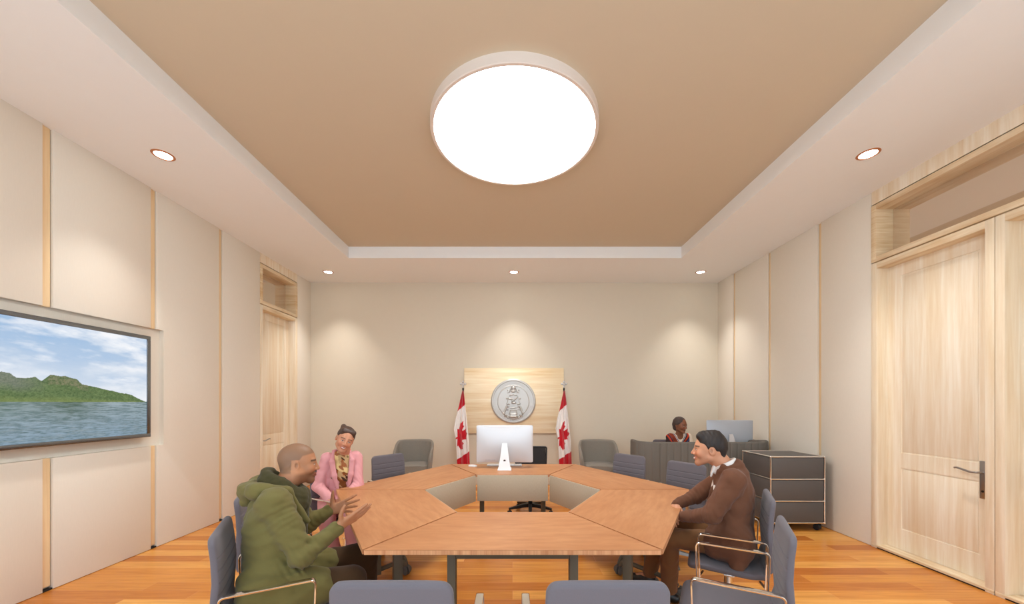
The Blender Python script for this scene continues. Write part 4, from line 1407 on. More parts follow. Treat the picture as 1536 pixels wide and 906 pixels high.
def hand(S_, wrist, d, palm_n, thumb, size=1.0, curls=(0.15, 0.15, 0.2, 0.25), spread=0.08, thumb_out=0.8, thumb_curl=0.3):
    """d: wrist to knuckles; palm_n: out of the palm; thumb: side the thumb is on"""
    d = nrm(d); palm_n = nrm(palm_n - (palm_n@d)*d); t = nrm(thumb - (thumb@d)*d - (thumb@palm_n)*palm_n)
    s = size
    wr = np.array(wrist, float)
    off = [0.030, 0.010, -0.010, -0.029]
    kl = [0.088, 0.092, 0.087, 0.079]
    fl = [(0.042, 0.025, 0.020), (0.046, 0.029, 0.021), (0.042, 0.027, 0.020), (0.033, 0.020, 0.018)]
    S_.cap(wr-d*0.03*s, wr+d*0.012*s, 0.027*s, 0.026*s, 0.012*s, flat=(palm_n, 0.72))
    for i in range(4):
        kn = wr+(d*kl[i]+t*off[i])*s
        S_.cap(wr+(d*0.012+t*off[i]*0.55)*s, kn, 0.0150*s, 0.0115*s, 0.011*s)
        a = 0.0
        p = kn; dirv = nrm(d+t*spread*(1.5-i)*1.0)
        rr = [0.0098, 0.0090, 0.0080, 0.0066] if i < 3 else [0.0088, 0.0078, 0.0070, 0.0060]
        for j, L in enumerate(fl[i]):
            a += curls[i]*(1.0 if j == 0 else 0.9)
            v = dirv*math.cos(a)+palm_n*math.sin(a)
            q = p+v*L*s
            S_.cap(p, q, rr[j]*s, rr[j+1]*s, 0.0035*s); p = q
    # thumb
    b0 = wr+(d*0.022+t*0.020+palm_n*0.006)*s
    v = nrm(d*(1-thumb_out*0.6)+t*thumb_out+palm_n*0.25)
    b1 = b0+v*0.042*s
    S_.cap(b0, b1, 0.0165*s, 0.0115*s, 0.012*s)
    v2 = nrm(v+d*thumb_curl+palm_n*0.1); b2 = b1+v2*0.032*s
    S_.cap(b1, b2, 0.0110*s, 0.0098*s, 0.004*s)
    v3 = nrm(v2+d*thumb_curl*0.4); S_.cap(b2, b2+v3*0.026*s, 0.0098*s, 0.0072*s, 0.003*s)

def body_core(S_, J, sc=1.0):
    """naked continuous body from the joints in J (kept slim so that clothes cover it)"""
    L, F = J['L'], J['F']
    pel, ch = J['pelvis'], J['chest']
    up = nrm(ch-pel); R = np.stack([L, nrm(np.cross(up, L))*-1, up])
    S_.ell(pel, V3(0.145, 0.105, 0.11)*sc, R, 0.05)
    S_.ell((pel+ch)/2, V3(0.125, 0.085, 0.15)*sc, R, 0.06)
    S_.ell(ch, V3(0.145, 0.095, 0.16)*sc, R, 0.06)
    S_.cap(J['sL'], J['sR'], 0.048*sc, None, 0.05)
    S_.cap(J['neck0'], J['neck1'], 0.056*sc, 0.050*sc, 0.03)
    for s in 'LR':
        S_.cap(J['s'+s], J['e'+s], 0.044*sc, 0.036*sc, 0.03)
        S_.cap(J['e'+s], J['w'+s], 0.035*sc, 0.024*sc, 0.02)
        S_.cap(J['h'+s], J['k'+s], 0.072*sc, 0.050*sc, 0.04)
        S_.cap(J['k'+s], J['a'+s], 0.048*sc, 0.034*sc, 0.03)
        S_.cap(J['a'+s], J['t'+s], 0.032*sc, 0.024*sc, 0.02)

def trousers(J, wr, r0=0.092, r1=0.072, r2=0.062, pel=(0.165, 0.125, 0.11), up_cut=None):
    T = Sdf()
    L = J['L']; up = nrm(J['chest']-J['pelvis']); R = np.stack([L, -nrm(np.cross(up, L)), up])
    T.ell(J['pelvis'], V3(*pel), R, 0.04)
    for s in 'LR':
        T.cap(J['h'+s], J['k'+s], r0, r1, 0.035)
        an = J['a'+s]+(J['k'+s]-J['a'+s])*0.06
        T.cap(J['k'+s], an, r1, r2, 0.03)
        T.plane(J['a'+s]+nrm(J['k'+s]-J['a'+s])*0.0 - V3(0, 0, 0.012), (0, 0, -1), 0.004)
    T.wr = wr
    return T

def shoe(name, mat, parent, ankle, toe_dir, base, size=1.0):
    toe_dir = nrm(V3(toe_dir[0], toe_dir[1], 0)); sd = V3(-toe_dir[1], toe_dir[0], 0)
    a = V3(ankle[0], ankle[1], 0)
    s = Sdf()
    s.cap(a-toe_dir*0.045+V3(0, 0, 0.045), a+toe_dir*0.05+V3(0, 0, 0.05), 0.036*size, 0.038*size, 0.02)
    s.cap(a+toe_dir*0.05+V3(0, 0, 0.036), a+toe_dir*0.165+V3(0, 0, 0.028), 0.042*size, 0.034*size, 0.02)
    s.cap(a+V3(0, 0, 0.06), a+V3(0, 0, 0.10), 0.040*size, 0.036*size, 0.02)
    s.plane(V3(0, 0, 0.002), (0, 0, -1), 0.003)
    return s.build(name, mat, parent, h=0.005, loc=base)
# ---------------------------------------------------------------- people
M['skin'] = vcol('skin', rough=0.5, spec=0.3, sss=0.08)
M['cloth_v'] = vcol('patterned cloth', rough=0.85, spec=0.15, bump=0.1, bscale=500)
def cloth(name, c, n=0.06, **k): return plain(name, S(*c), 0.88, noise=n, nscale=260, bump=0.2, spec=0.12, sheen=0.1, **k)
M['olive'] = cloth('olive cotton', (107, 98, 57)); M['olive_dark'] = cloth('dark green knitted scarf', (66, 60, 36), 0.25)
M['brown_coat'] = cloth('brown wool jacket', (104, 68, 50)); M['brown_trouser'] = cloth('tan brown trousers', (120, 82, 52))
M['dark_trouser'] = cloth('dark brown trousers', (66, 46, 28)); M['pink'] = cloth('pink blazer cloth', (214, 150, 152))
M['shirt'] = cloth('white shirt cotton', (232, 224, 218), 0.02)
M['shoe_black'] = plain('black leather', S(20, 18, 18), 0.35)
M['hair_black'] = plain('very dark brown hair', S(36, 26, 22), 0.65, noise=0.35, nscale=60, stretch=(6, 1, 6), bump=0.5)
M['hair_brown'] = plain('brown pulled-back hair', S(70, 48, 38), 0.5, noise=0.3, nscale=60, stretch=(1, 6, 6), bump=0.5)
M['wrap'] = plain('dark brown head hair', S(72, 58, 52), 0.8, noise=0.25, nscale=90, bump=0.5)

def joints(F, pelvis, sc_, sh_w, neck1, eL, eR, wL, wR, kL, kR, aL, aR, hip_w=0.085):
    F = nrm(F); L = V3(-F[1], F[0], 0)
    pelvis = V3(*pelvis); sc_ = V3(*sc_)
    J = dict(F=F, L=L, pelvis=pelvis, chest=pelvis+(sc_-pelvis)*0.70, sL=sc_+L*sh_w, sR=sc_-L*sh_w,
             neck0=sc_+V3(0, 0, 0.02), neck1=V3(*neck1), eL=V3(*eL), eR=V3(*eR), wL=V3(*wL), wR=V3(*wR),
             hL=pelvis+L*hip_w, hR=pelvis-L*hip_w, kL=V3(*kL), kR=V3(*kR), aL=V3(*aL), aR=V3(*aR))
    for s in 'LR':
        f = nrm(V3(*(J['k'+s]-J['h'+s])[:2], 0)); J['t'+s] = V3(J['a'+s][0], J['a'+s][1], 0.035)+f*0.13; J['f'+s] = f
    return J

def crease(P, c, axis, r=0.085, amp=0.004, f=230):
    axis = nrm(axis); q = P-c; d = np.linalg.norm(q, axis=1)
    s = q@axis + 0.25*(q@nrm(np.cross(axis, V3(0, 0.3, 1)))) + 0.006*noise3(P, 40, 77)
    return amp*np.sin(s*f)*np.exp(-(d/r)**2)
def torso_frame(J):
    up = nrm(J['chest']-J['pelvis']); return np.stack([J['L'], -nrm(np.cross(up, J['L'])), up])

# ---- man in the olive coat, gesturing
def man_olive():
    base = (-1.22, 1.93, 0)
    J = joints((0.87, 0.49, 0), (-1.245, 1.93, 0.565), (-1.27, 2.00, 1.005), 0.165, (-1.225, 2.07, 1.09),
               eL=(-1.27, 2.30, 0.75), eR=(-1.055, 1.86, 0.735), wL=(-1.165, 2.37, 0.815), wR=(-0.935, 2.005, 0.835),
               kL=(-0.935, 2.36, 0.545), kR=(-0.880, 2.03, 0.535), aL=(-0.93, 2.38, 0.09), aR=(-0.80, 2.06, 0.09))
    H = Head((-1.222, 2.12, 1.150), (0.885, 0.465, 0), 0.95, pitch=0.06)
    B = Sdf(); body_core(B, J)
    H.skin(B, jaw=1.08)
    B.cap(J['neck1'], H.w(0, -0.03, -0.03), 0.056, 0.056, 0.03)
    hand(B, J['wL'], V3(0.15, 0.035, 0.035), V3(0.45, -0.85, 0.15), V3(-0.1, 0, 1), 1.0, curls=(0.0, 0.10, 0.22, 0.30), spread=0.16, thumb_out=1.25, thumb_curl=0.15)
    hand(B, J['wR'], V3(0.125, 0.06, 0.075), V3(-0.35, 0.60, 0.70), V3(-0.5, 0.1, 0.8), 1.0, curls=(0.02, 0.03, 0.05, 0.10), spread=0.06, thumb_out=1.0, thumb_curl=0.5)
    skin = rgb(176, 122, 88)
    def hairf(L):
        x, y, z = np.abs(L[:, 0]), L[:, 1], L[:, 2]
        line = np.where(y > 0.02, 0.052+ (y-0.02)*0.25, np.where(y > -0.005, 0.01+(y+0.005)*1.6, -0.035+(-0.005-y)*0.0))
        line = np.where(y < -0.03, -0.045, line)
        ear = ((x > 0.071) & (y > -0.032) & (y < 0.012) & (np.abs(z) < 0.033))
        return np.clip((z-line)/0.008, 0, 1)*(~ear)
    def paint(P):
        c = H.paint(P, skin, rgb(150, 84, 68), brow=(46, 30, 22), stub=(rgb(96, 62, 44), 0.7), hairline=(rgb(128, 96, 74), 0.85, hairf))
        return c
    o = B.build('person', M['skin'], None, h=0.0036, paint=paint, loc=base)
    tag(o, 'seated man with shaved head in olive coat and dark scarf, both hands raised', 'person')
    # coat
    C = Sdf(); R = torso_frame(J)
    C.ell(J['pelvis']+V3(-0.0, 0, 0.0), V3(0.18, 0.142, 0.14), R, 0.06)
    C.ell((J['pelvis']+J['chest'])/2-R[1]*0.008, V3(0.168, 0.132, 0.19), R, 0.06)
    C.ell(J['chest']-R[1]*0.005, V3(0.175, 0.135, 0.17), R, 0.06)
    C.cap(J['sL']-V3(0, 0, 0.01), J['sR']-V3(0, 0, 0.01), 0.070, None, 0.05)
    for s in 'LR':
        C.cap(J['s'+s], J['e'+s], 0.073, 0.060, 0.03)
        wv = J['w'+s]-J['e'+s]
        C.cap(J['e'+s], J['e'+s]+wv*0.90, 0.057, 0.041, 0.02)
    # skirt falling over the near thigh
    C.cap(J['hR']+V3(-0.02, -0.03, 0.01), J['hR']*0.42+J['kR']*0.58+V3(-0.01, -0.02, -0.005), 0.118, 0.10, 0.05)
    C.cap(J['hL']+V3(0, 0, 0.01), J['hL']*0.5+J['kL']*0.5, 0.115, 0.095, 0.05)
    C.cap(J['hR']*0.75+J['kR']*0.25+V3(0.02, -0.075, -0.02), J['hR']*0.60+J['kR']*0.40+V3(0.03, -0.08, -0.16), 0.055, 0.045, 0.05)
    C.wr = folds(0.0065, 20, 3, lambda P: crease(P, J['eR'], J['wR']-J['eR'])+crease(P, J['eL'], J['wL']-J['eL'])+crease(P, J['sR']*0.7+J['eR']*0.3, J['eR']-J['sR']))
    # open front: a cut in front of the chest showing the darker inside
    fr = J['chest']+R[1]*0.16
    C.cap(fr+R[2]*0.30, fr-R[2]*0.12, 0.05, 0.022, 0.015, 'sub')
    C.build('coat', M['olive'], o, h=0.0055, loc=base)
    # collar folded out along the front opening and the hood lying behind the neck
    K = Sdf()
    n0 = J['neck0']
    back = -J['F']
    hood = [n0+back*0.075+V3(0, 0, 0.035)+J['L']*0.11, n0+back*0.118+V3(0, 0, 0.022), n0+back*0.075+V3(0, 0, 0.030)-J['L']*0.11]
    K.cap(hood[0], hood[1], 0.042, 0.050, 0.03, flat=(V3(0, 0, 1), 0.75)); K.cap(hood[1], hood[2], 0.050, 0.044, 0.03, flat=(V3(0, 0, 1), 0.75))
    K.cap(hood[1]+V3(0, 0, -0.03), hood[1]+back*0.015+V3(0, 0, -0.06), 0.045, 0.03, 0.03)
    K.cap(hood[2], n0-J['L']*0.115+J['F']*0.04+V3(0, 0, 0.015), 0.046, 0.030, 0.03)
    K.cap(hood[0], n0+J['L']*0.115+J['F']*0.04+V3(0, 0, 0.015), 0.046, 0.030, 0.03)
    K.cap(n0-J['L']*0.11+J['F']*0.05+V3(0, 0, 0.01), J['chest']+R[1]*0.145-J['L']*0.065, 0.028, 0.018, 0.02, flat=(J['L'], 0.8))
    K.cap(n0+J['L']*0.11+J['F']*0.05+V3(0, 0, 0.01), J['chest']+R[1]*0.145+J['L']*0.065, 0.028, 0.018, 0.02, flat=(J['L'], 0.8))
    K.wr = folds(0.005, 26, 8)
    K.build('hood', M['olive'], o, h=0.0045, loc=base)
    # scarf: stacked loose rings round the neck plus the hanging end
    Q = Sdf()
    for (z, r, t, ph) in ((0.020, 0.072, 0.023, 0.0), (-0.010, 0.084, 0.028, 0.6), (-0.042, 0.090, 0.030, 1.1)):
        prev = None
        for k in range(19):
            a = 2*PI*k/18
            c = n0+J['F']*(0.036+r*math.cos(a)*1.12)+J['L']*r*0.92*math.sin(a)+V3(0, 0, z+0.022-0.060*math.cos(a)+0.008*math.sin(3*a+ph))
            if prev is not None: Q.cap(prev, c, t, None, 0.012)
            prev = c
    q0 = n0+J['F']*0.13+V3(0, 0, -0.04)
    Q.cap(q0, J['chest']+R[1]*0.13-R[2]*0.08, 0.05, 0.04, 0.02, flat=(J['F'], 0.6))
    Q.wr = folds(0.004, 34, 12)
    Q.build('scarf', M['olive_dark'], o, h=0.0045, loc=base)
    T = trousers(J, folds(0.004, 16, 5), 0.088, 0.070, 0.060); T.build('trousers', M['dark_trouser'], o, h=0.006, loc=base)
    for s in 'LR': shoe('shoe', M['shoe_black'], o, J['a'+s], J['f'+s], base)

# ---- smiling man in the brown jacket
def man_brown():
    base = (1.47, 2.54, 0)
    J = joints((-0.88, 0.476, 0), (1.49, 2.53, 0.565), (1.505, 2.55, 1.005), 0.168, (1.435, 2.585, 1.10),
               eL=(1.285, 2.40, 0.775), eR=(1.375, 2.79, 0.80), wL=(1.165, 2.565, 0.715), wR=(1.20, 2.74, 0.745),
               kL=(1.125, 2.67, 0.53), kR=(1.17, 2.92, 0.55), aL=(1.175, 2.79, 0.09), aR=(1.12, 3.05, 0.09))
    H = Head((1.372, 2.60, 1.170), (-0.93, 0.37, 0), 0.97, pitch=0.0)
    B = Sdf(); body_core(B, J)
    H.skin(B, smile=1.0, jaw=1.0)
    B.cap(J['neck1'], H.w(0, -0.03, -0.03), 0.055, 0.055, 0.03)
    hand(B, J['wL'], V3(-0.09, 0.10, -0.06), V3(0.3, 0.4, -0.85), V3(0.3, 0.8, 0.3), 1.0, curls=(0.35, 0.4, 0.45, 0.5), spread=0.03, thumb_out=0.6)
    hand(B, J['wR'], V3(-0.08, -0.10, -0.07), V3(0.3, -0.3, -0.9), V3(0.5, -0.8, 0.3), 1.0, curls=(0.35, 0.4, 0.45, 0.5), spread=0.03, thumb_out=0.6)
    skin = rgb(198, 140, 108)
    def paint(P): return H.paint(P, skin, rgb(176, 90, 76), brow=(34, 22, 18), stub=(rgb(140, 96, 76), 0.30), smile=1.0)
    o = B.build('person', M['skin'], None, h=0.0038, paint=paint, loc=base)
    tag(o, 'smiling man in brown jacket and white shirt seated at the table, dark short hair', 'person')
    h = Sdf()
    h.ell(H.w(0, -0.018, 0.047), V3(0.082, 0.100, 0.088)*0.97, H.R, 0.01)
    h.cap(H.w(-0.035, 0.056, 0.094), H.w(0.035, 0.060, 0.096), 0.022, 0.022, 0.02)
    h.cap(H.w(0, 0.03, 0.100), H.w(0, -0.04, 0.103), 0.036, 0.036, 0.03)
    for q in (-1, 1): h.cap(H.w(q*0.067, 0.010, 0.03), H.w(q*0.066, 0.012, -0.008), 0.012, 0.007, 0.01)
    h.cap(H.w(0, -0.085, 0.02), H.w(0, -0.074, -0.05), 0.055, 0.044, 0.02, flat=(H.R[1], 0.6))
    h.ell(H.w(0, 0.115, 0.030), V3(0.075, 0.064, 0.052), H.R, 0.012, 'sub')                 # forehead and face free
    for q in (-1, 1):
        h.ell(H.w(q*0.085, 0.065, 0.004), V3(0.045, 0.048, 0.050), H.R, 0.008, 'sub')
        h.ell(H.w(q*0.085, -0.012, -0.010), V3(0.03, 0.024, 0.038), H.R, 0.006, 'sub')
        h.ell(H.w(q*0.070, 0.02, -0.07), V3(0.05, 0.065, 0.058), H.R, 0.008, 'sub')
    h.wr = lambda P: 0.0018*noise3(P, 90, 2)
    h.build('hair', M['hair_black'], o, h=0.0032, loc=base)
    R = torso_frame(J); n0 = J['neck0']
    # shirt body and collar
    s_ = Sdf()
    s_.ell(J['chest']+R[1]*0.012, V3(0.155, 0.118, 0.185), R, 0.05)
    prev = None
    for k in range(45):
        a = 2*PI*k/44
        c = n0+J['F']*(0.046+0.060*math.cos(a))+J['L']*0.060*math.sin(a)+V3(0, 0, 0.046-0.034*math.cos(a))
        if prev is not None: s_.cap(prev+V3(0, 0, 0.008), c+V3(0, 0, 0.008), 0.009, None, 0.006); s_.cap(prev-V3(0, 0, 0.016), c-V3(0, 0, 0.016), 0.014, None, 0.01)
        prev = c
    for q in (-1, 1):
        s_.cap(n0+J['F']*0.108+J['L']*q*0.028+V3(0, 0, 0.035), n0+J['F']*0.128+J['L']*q*0.05+V3(0, 0, -0.030), 0.015, 0.009, 0.006, flat=(J['F'], 0.7))
    s_.build('shirt', M['shirt'], o, h=0.004, loc=base)
    C = Sdf()
    C.ell(J['pelvis']+R[1]*0.01, V3(0.182, 0.138, 0.15), R, 0.06)
    C.ell((J['pelvis']+J['chest'])/2+R[1]*0.005, V3(0.170, 0.132, 0.19), R, 0.06)
    C.ell(J['chest']-R[1]*0.004, V3(0.176, 0.130, 0.170), R, 0.06)
    C.cap(J['sL']-V3(0, 0, 0.012), J['sR']-V3(0, 0, 0.012), 0.070, None, 0.05)
    C.cap(n0-R[1]*0.02+V3(0, 0, 0.0), n0-R[1]*0.015+V3(0, 0, 0.035), 0.078, 0.062, 0.03)
    for s in 'LR':
        C.cap(J['s'+s], J['e'+s], 0.070, 0.058, 0.03)
        C.cap(J['e'+s], J['e'+s]+(J['w'+s]-J['e'+s])*0.93, 0.055, 0.039, 0.02)
    q = J['hL']
    C.cap(q+V3(0.0, -0.03, 0.02), q*0.75+J['kL']*0.25+V3(0, -0.02, 0.0), 0.115, 0.10, 0.05)
    C.cap(q+V3(0.03, -0.06, 0.0), q+V3(-0.02, -0.085, -0.12), 0.06, 0.045, 0.05)
    C.wr = folds(0.006, 19, 21, lambda P: crease(P, J['eL'], J['wL']-J['eL'], amp=0.0032)+crease(P, J['eR'], J['wR']-J['eR'], amp=0.003))
    # V opening
    top = n0+J['F']*0.10+V3(0, 0, 0.03)
    C.cap(top+J['F']*0.03, J['chest']+R[1]*0.185-R[2]*0.08, 0.056, 0.036, 0.012, 'sub')
    for v in (-1, 1): C.cap(n0+J['F']*0.055+J['L']*v*0.082+V3(0, 0, 0.045), J['chest']+R[1]*0.135+J['L']*v*0.045-R[2]*0.06, 0.019, 0.015, 0.012, flat=(J['L'], 0.8))
    C.ell(n0+J['F']*0.046+V3(0, 0, 0.075), V3(0.068, 0.070, 0.075), np.stack([J['L'], J['F'], V3(0, 0, 1)]), 0.006, 'sub')
    prev = None
    for k in range(37):
        a = math.radians(62+236*k/36)
        c = n0+J['F']*(0.042+0.080*math.cos(a))+J['L']*0.084*math.sin(a)+V3(0, 0, 0.024-0.034*math.cos(a))
        if prev is not None: C.cap(prev, c, 0.0135, None, 0.012)
        prev = c
    for v in (-1, 1):
        C.cap(n0+J['F']*0.080+J['L']*v*0.074+V3(0, 0, 0.008), J['chest']+R[1]*0.135+J['L']*v*0.042-R[2]*0.06, 0.015, 0.013, 0.01, flat=(J['L'], 0.8))
    w0 = C.wr; C.wr = lambda P: w0(P)*np.clip((np.linalg.norm(P-n0-V3(0, 0, 0.03), axis=1)-0.11)/0.05, 0, 1)
    C.build('jacket', M['brown_coat'], o, h=0.005, loc=base)
    T = trousers(J, folds(0.004, 17, 6), 0.086, 0.068, 0.058); T.build('trousers', M['brown_trouser'], o, h=0.0055, loc=base)
    for s in 'LR': shoe('shoe', M['shoe_black'], o, J['a'+s], J['f'+s], base)

# ---- woman in the pink blazer
def woman_pink():
    base = (-1.56, 3.47, 0)
    J = joints((0.45, -0.89, 0), (-1.60, 3.50, 0.565), (-1.585, 3.45, 0.985), 0.116, (-1.55, 3.425, 1.07),
               eL=(-1.425, 3.43, 0.745), eR=(-1.745, 3.34, 0.745), wL=(-1.475, 3.27, 0.665), wR=(-1.585, 3.235, 0.665),
               kL=(-1.37, 3.15, 0.545), kR=(-1.545, 3.08, 0.545), aL=(-1.33, 3.18, 0.09), aR=(-1.46, 3.10, 0.09), hip_w=0.08)
    H = Head((-1.535, 3.40, 1.160), (0.50, -0.87, -0.04), 0.93, pitch=0.10, roll=0.36)
    B = Sdf(); body_core(B, J, 0.90)
    H.skin(B, smile=1.0, female=True, jaw=0.9)
    B.cap(J['neck1'], H.w(0, -0.03, -0.04), 0.045, 0.043, 0.03)
    hand(B, J['wL'], V3(-0.05, -0.12, -0.04), V3(-0.2, 0, -1), V3(-1, 0.2, 0), 0.88, curls=(0.3, 0.35, 0.35, 0.4), spread=0.03, thumb_out=0.5)
    hand(B, J['wR'], V3(0.06, -0.11, -0.04), V3(0.2, 0, -1), V3(1, 0.2, 0), 0.88, curls=(0.3, 0.35, 0.35, 0.4), spread=0.03, thumb_out=0.5)
    skin = rgb(196, 138, 108)
    def paint(P): return H.paint(P, skin, rgb(176, 78, 72), brow=(40, 26, 20), female=True, smile=1.0)
    o = B.build('person', M['skin'], None, h=0.0038, paint=paint, loc=base)
    tag(o, 'smiling woman with brown tied-up hair in pink blazer and patterned blouse', 'person')
    h = Sdf(); sc = 0.93
    h.ell(H.w(0, -0.020, 0.048), V3(0.083, 0.098, 0.086)*sc, H.R, 0.01)
    h.cap(H.w(-0.040, -0.065, 0.102), H.w(-0.044, -0.085, 0.108), 0.028, 0.024, 0.012)
    h.cap(H.w(-0.045, 0.045, 0.095), H.w(0.045, 0.045, 0.095), 0.022, None, 0.025)
    h.ell(H.w(0, 0.116, 0.024), V3(0.070, 0.070, 0.074), H.R, 0.010, 'sub')
    for q in (-1, 1):
        h.ell(H.w(q*0.080, 0.055, -0.01), V3(0.034, 0.045, 0.055), H.R, 0.008, 'sub')
        h.ell(H.w(q*0.085, -0.012, -0.014), V3(0.03, 0.024, 0.034), H.R, 0.006, 'sub')
    h.ell(H.w(0, 0.02, -0.08), V3(0.10, 0.09, 0.065), H.R, 0.008, 'sub')
    h.wr = lambda P: 0.0016*noise3(P, 110, 2)
    h.build('hair', M['hair_brown'], o, h=0.0035, loc=base)
    R = torso_frame(J); n0 = J['neck0']
    s_ = Sdf()
    s_.ell(J['chest']+R[1]*0.005, V3(0.125, 0.105, 0.165), R, 0.05)
    s_.ell((J['pelvis']+J['chest'])/2+R[1]*0.008, V3(0.13, 0.105, 0.18), R, 0.05)
    s_.cap(n0+V3(0, 0, -0.02)-J['L']*0.04, n0+V3(0, 0, -0.02)+J['L']*0.04, 0.058, None, 0.04)
    s_.cap(n0+J['F']*0.01, n0+J['F']*0.015+V3(0, 0, 0.022), 0.062, 0.054, 0.02)
    s_.wr = folds(0.003, 30, 9)
    def pat(P):
        a = noise3(P, 34, 40); b = noise3(P, 48, 41); c = noise3(P, 26, 43)
        col = np.ones((len(P), 3))*rgb(186, 152, 108)
        for m, cc in ((a > 0.28, rgb(150, 84, 44)), (b > 0.40, rgb(72, 46, 36)), (c > 0.45, rgb(214, 184, 128)), ((a < -0.5), rgb(110, 92, 60)), ((b < -0.55), rgb(150, 92, 58))):
            col[m] = cc
        low = P[:, 2] < 0.86+0.02*a
        col[low & (c > -0.1)] = rgb(120, 68, 34)
        return col
    s_.build('blouse', M['cloth_v'], o, h=0.004, paint=pat, loc=base)
    C = Sdf()
    C.ell(J['pelvis'], V3(0.175, 0.130, 0.13), R, 0.06)
    C.ell((J['pelvis']+J['chest'])/2, V3(0.150, 0.118, 0.18), R, 0.05)
    C.ell(J['chest']-R[1]*0.012, V3(0.158, 0.112, 0.165), R, 0.05)
    C.cap(J['sL']+V3(0, 0, -0.002), J['sR']+V3(0, 0, -0.002), 0.054, None, 0.035)
    for s, q in (('L', 1), ('R', -1)):
        C.cap(J['s'+s]+J['L']*q*0.006, J['e'+s], 0.056, 0.048, 0.02)
        C.cap(J['e'+s], J['e'+s]+(J['w'+s]-J['e'+s])*0.95, 0.050, 0.040, 0.015)
    C.cap(J['hR']+V3(-0.02, 0, 0), J['hR']*0.5+J['kR']*0.5, 0.115, 0.095, 0.05)
    C.wr = folds(0.004, 20, 33, lambda P: crease(P, J['eL'], J['wL']-J['eL'], amp=0.003)+crease(P, J['eR'], J['wR']-J['eR'], amp=0.003))
    C.cap(n0+J['F']*0.12+V3(0, 0, 0.05), n0+J['F']*0.13-V3(0, 0, 0.08), 0.062, 0.056, 0.01, 'sub')
    C.cap(n0+J['F']*0.14-V3(0, 0, 0.07), J['chest']+R[1]*0.150-R[2]*0.25, 0.056, 0.034, 0.01, 'sub')
    C.cap(n0+V3(0, 0, 0.12)+J['F']*0.01, n0+V3(0, 0, 0.02)+J['F']*0.02, 0.062, 0.060, 0.008, 'sub')
    C.build('blazer', M['pink'], o, h=0.0045, loc=base)
    K = Sdf()
    for v in (-1, 1):
        K.cap(n0+J['L']*v*0.066+V3(0, 0, 0.045)-J['F']*0.01, n0+J['L']*v*0.082+J['F']*0.085-V3(0, 0, 0.035), 0.016, 0.018, 0.01, flat=(J['F'], 0.8))
        K.cap(n0+J['L']*v*0.082+J['F']*0.085-V3(0, 0, 0.035), J['chest']+R[1]*0.118+J['L']*v*0.068, 0.024, 0.022, 0.012, flat=(J['F'], 0.45))
        K.cap(J['chest']+R[1]*0.118+J['L']*v*0.068, J['chest']+R[1]*0.125+J['L']*v*0.036-R[2]*0.16, 0.022, 0.010, 0.012, flat=(J['F'], 0.5))
    K.cap(n0+J['L']*0.062+V3(0, 0, 0.045)-J['F']*0.02, n0-J['F']*0.066+V3(0, 0, 0.05), 0.016, None, 0.012); K.cap(n0-J['L']*0.062+V3(0, 0, 0.045)-J['F']*0.02, n0-J['F']*0.066+V3(0, 0, 0.05), 0.016, None, 0.012)
    K.build('lapel', M['pink'], o, h=0.004, loc=base)
    T = trousers(J, folds(0.004, 17, 7), 0.084, 0.066, 0.060, pel=(0.15, 0.11, 0.10)); T.build('trousers', M['pink'], o, h=0.006, loc=base)
    for s in 'LR': shoe('shoe', M['walnut'], o, J['a'+s], J['f'+s], base, 0.85)

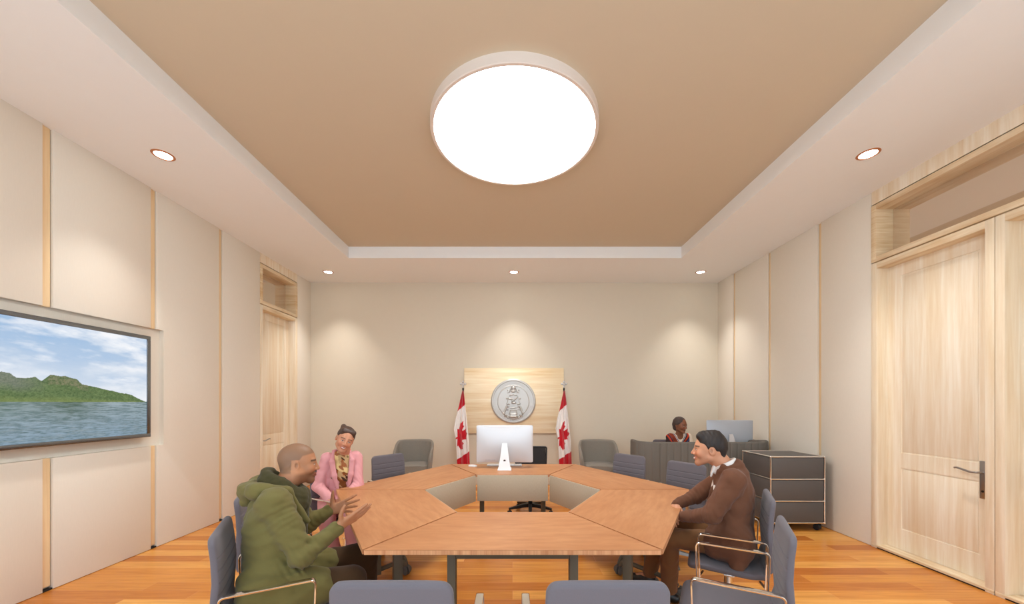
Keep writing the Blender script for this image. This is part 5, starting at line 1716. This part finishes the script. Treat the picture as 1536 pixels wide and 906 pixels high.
# ---- receptionist behind the felt screen
def receptionist():
    base = (2.46, 5.76, 0)
    J = joints((-0.02, -1, 0), (2.46, 5.76, 0.565), (2.485, 5.56, 0.985), 0.130, (2.485, 5.53, 1.06),
               eL=(2.66, 5.50, 0.76), eR=(2.30, 5.50, 0.76), wL=(2.58, 5.34, 0.70), wR=(2.40, 5.34, 0.70),
               kL=(2.55, 5.38, 0.55), kR=(2.36, 5.38, 0.55), aL=(2.55, 5.42, 0.09), aR=(2.36, 5.42, 0.09), hip_w=0.08)
    H = Head((2.475, 5.49, 1.165), (0.50, -0.85, -0.08), 0.93, pitch=0.08)
    B = Sdf(); body_core(B, J, 0.92)
    H.skin(B, female=True, jaw=0.88)
    B.cap(J['neck1'], H.w(0, -0.03, -0.04), 0.044, 0.042, 0.03)
    for w_, t_ in (('wL', -1), ('wR', 1)): hand(B, J[w_], V3(t_*0.02, -0.1, -0.06), V3(0, 0, -1), V3(t_, 0, 0), 0.85, curls=(0.3, 0.35, 0.35, 0.4), spread=0.03, thumb_out=0.5)
    skin = rgb(132, 84, 60)
    def paint(P): return H.paint(P, skin, rgb(120, 60, 52), brow=(20, 14, 12), female=True)
    o = B.build('person', M['skin'], None, h=0.0042, paint=paint, loc=base)
    tag(o, 'seated receptionist in a striped V-neck top behind the grey felt screen', 'person')
    h = Sdf()
    h.ell(H.w(0, -0.026, 0.045), V3(0.092, 0.100, 0.092)*0.93, H.R, 0.01)
    h.cap(H.w(0.0, -0.07, 0.0), H.w(0, -0.065, -0.05), 0.062, 0.050, 0.02)
    h.ell(H.w(0, 0.118, 0.0), V3(0.070, 0.078, 0.075), H.R, 0.010, 'sub')
    for q in (-1, 1): h.ell(H.w(q*0.085, 0.05, -0.02), V3(0.030, 0.042, 0.06), H.R, 0.008, 'sub')
    h.wr = lambda P: 0.002*noise3(P, 120, 2)
    h.build('hair', M['wrap'], o, h=0.004, loc=base)
    C = Sdf(); R = torso_frame(J); n0 = J['neck0']
    C.ell(J['pelvis'], V3(0.17, 0.13, 0.12), R, 0.05)
    C.ell((J['pelvis']+J['chest'])/2, V3(0.145, 0.115, 0.18), R, 0.05)
    C.ell(J['chest'], V3(0.150, 0.115, 0.160), R, 0.05)
    C.cap(J['sL'], J['sR'], 0.052, None, 0.04)
    for s in 'LR':
        C.cap(J['s'+s], J['e'+s], 0.056, 0.048, 0.02); C.cap(J['e'+s], J['e'+s]+(J['w'+s]-J['e'+s])*0.92, 0.046, 0.036, 0.015)
    C.wr = folds(0.003, 24, 13)
    C.cap(n0+J['F']*0.085+V3(0, 0, 0.06), n0+J['F']*0.112-V3(0, 0, 0.13), 0.078, 0.032, 0.008, 'sub')
    C.cap(n0+V3(0, 0, 0.10), n0+V3(0, 0, 0.03), 0.056, 0.052, 0.006, 'sub')
    L_ = J['L']
    def stripes(P):
        q = P-n0; x = q@L_; z = q[:, 2]; a = np.abs(x)
        e = a - np.clip(0.058+(z-0.0)*0.55, 0.004, 0.07)                  # distance out from the V edge
        col = np.ones((len(P), 3))*rgb(60, 44, 44)
        bands = [(-0.05, 0.006, (224, 206, 184)), (0.010, 0.017, (70, 80, 150)), (0.017, 0.023, (224, 206, 184)), (0.023, 0.042, (60, 48, 48)), (0.042, 0.066, (208, 72, 44)),
                 (0.066, 0.084, (60, 48, 48)), (0.084, 0.092, (70, 80, 150)), (0.092, 0.108, (60, 48, 48)), (0.108, 0.13, (190, 62, 40))]
        for a0, a1, c in bands: col[(e >= a0) & (e < a1)] = rgb(*c)
        col[(x < 0) & (e > 0.023) & (e < 0.09)] = rgb(140, 62, 44)
        col[(x > 0.128)] = rgb(226, 208, 188)
        col[(z < -0.2) & (a < 0.12)] = rgb(150, 60, 44)
        return col
    C.build('top', M['cloth_v'], o, h=0.0045, paint=stripes, loc=base)
    T = trousers(J, folds(0.003, 17, 7), 0.084, 0.066, 0.058, pel=(0.15, 0.11, 0.10)); T.build('trousers', M['dark_trouser'], o, h=0.008, loc=base)
    for s in 'LR': shoe('shoe', M['shoe_black'], o, J['a'+s], J['f'+s], base, 0.85)
man_olive(); man_brown(); woman_pink(); receptionist()
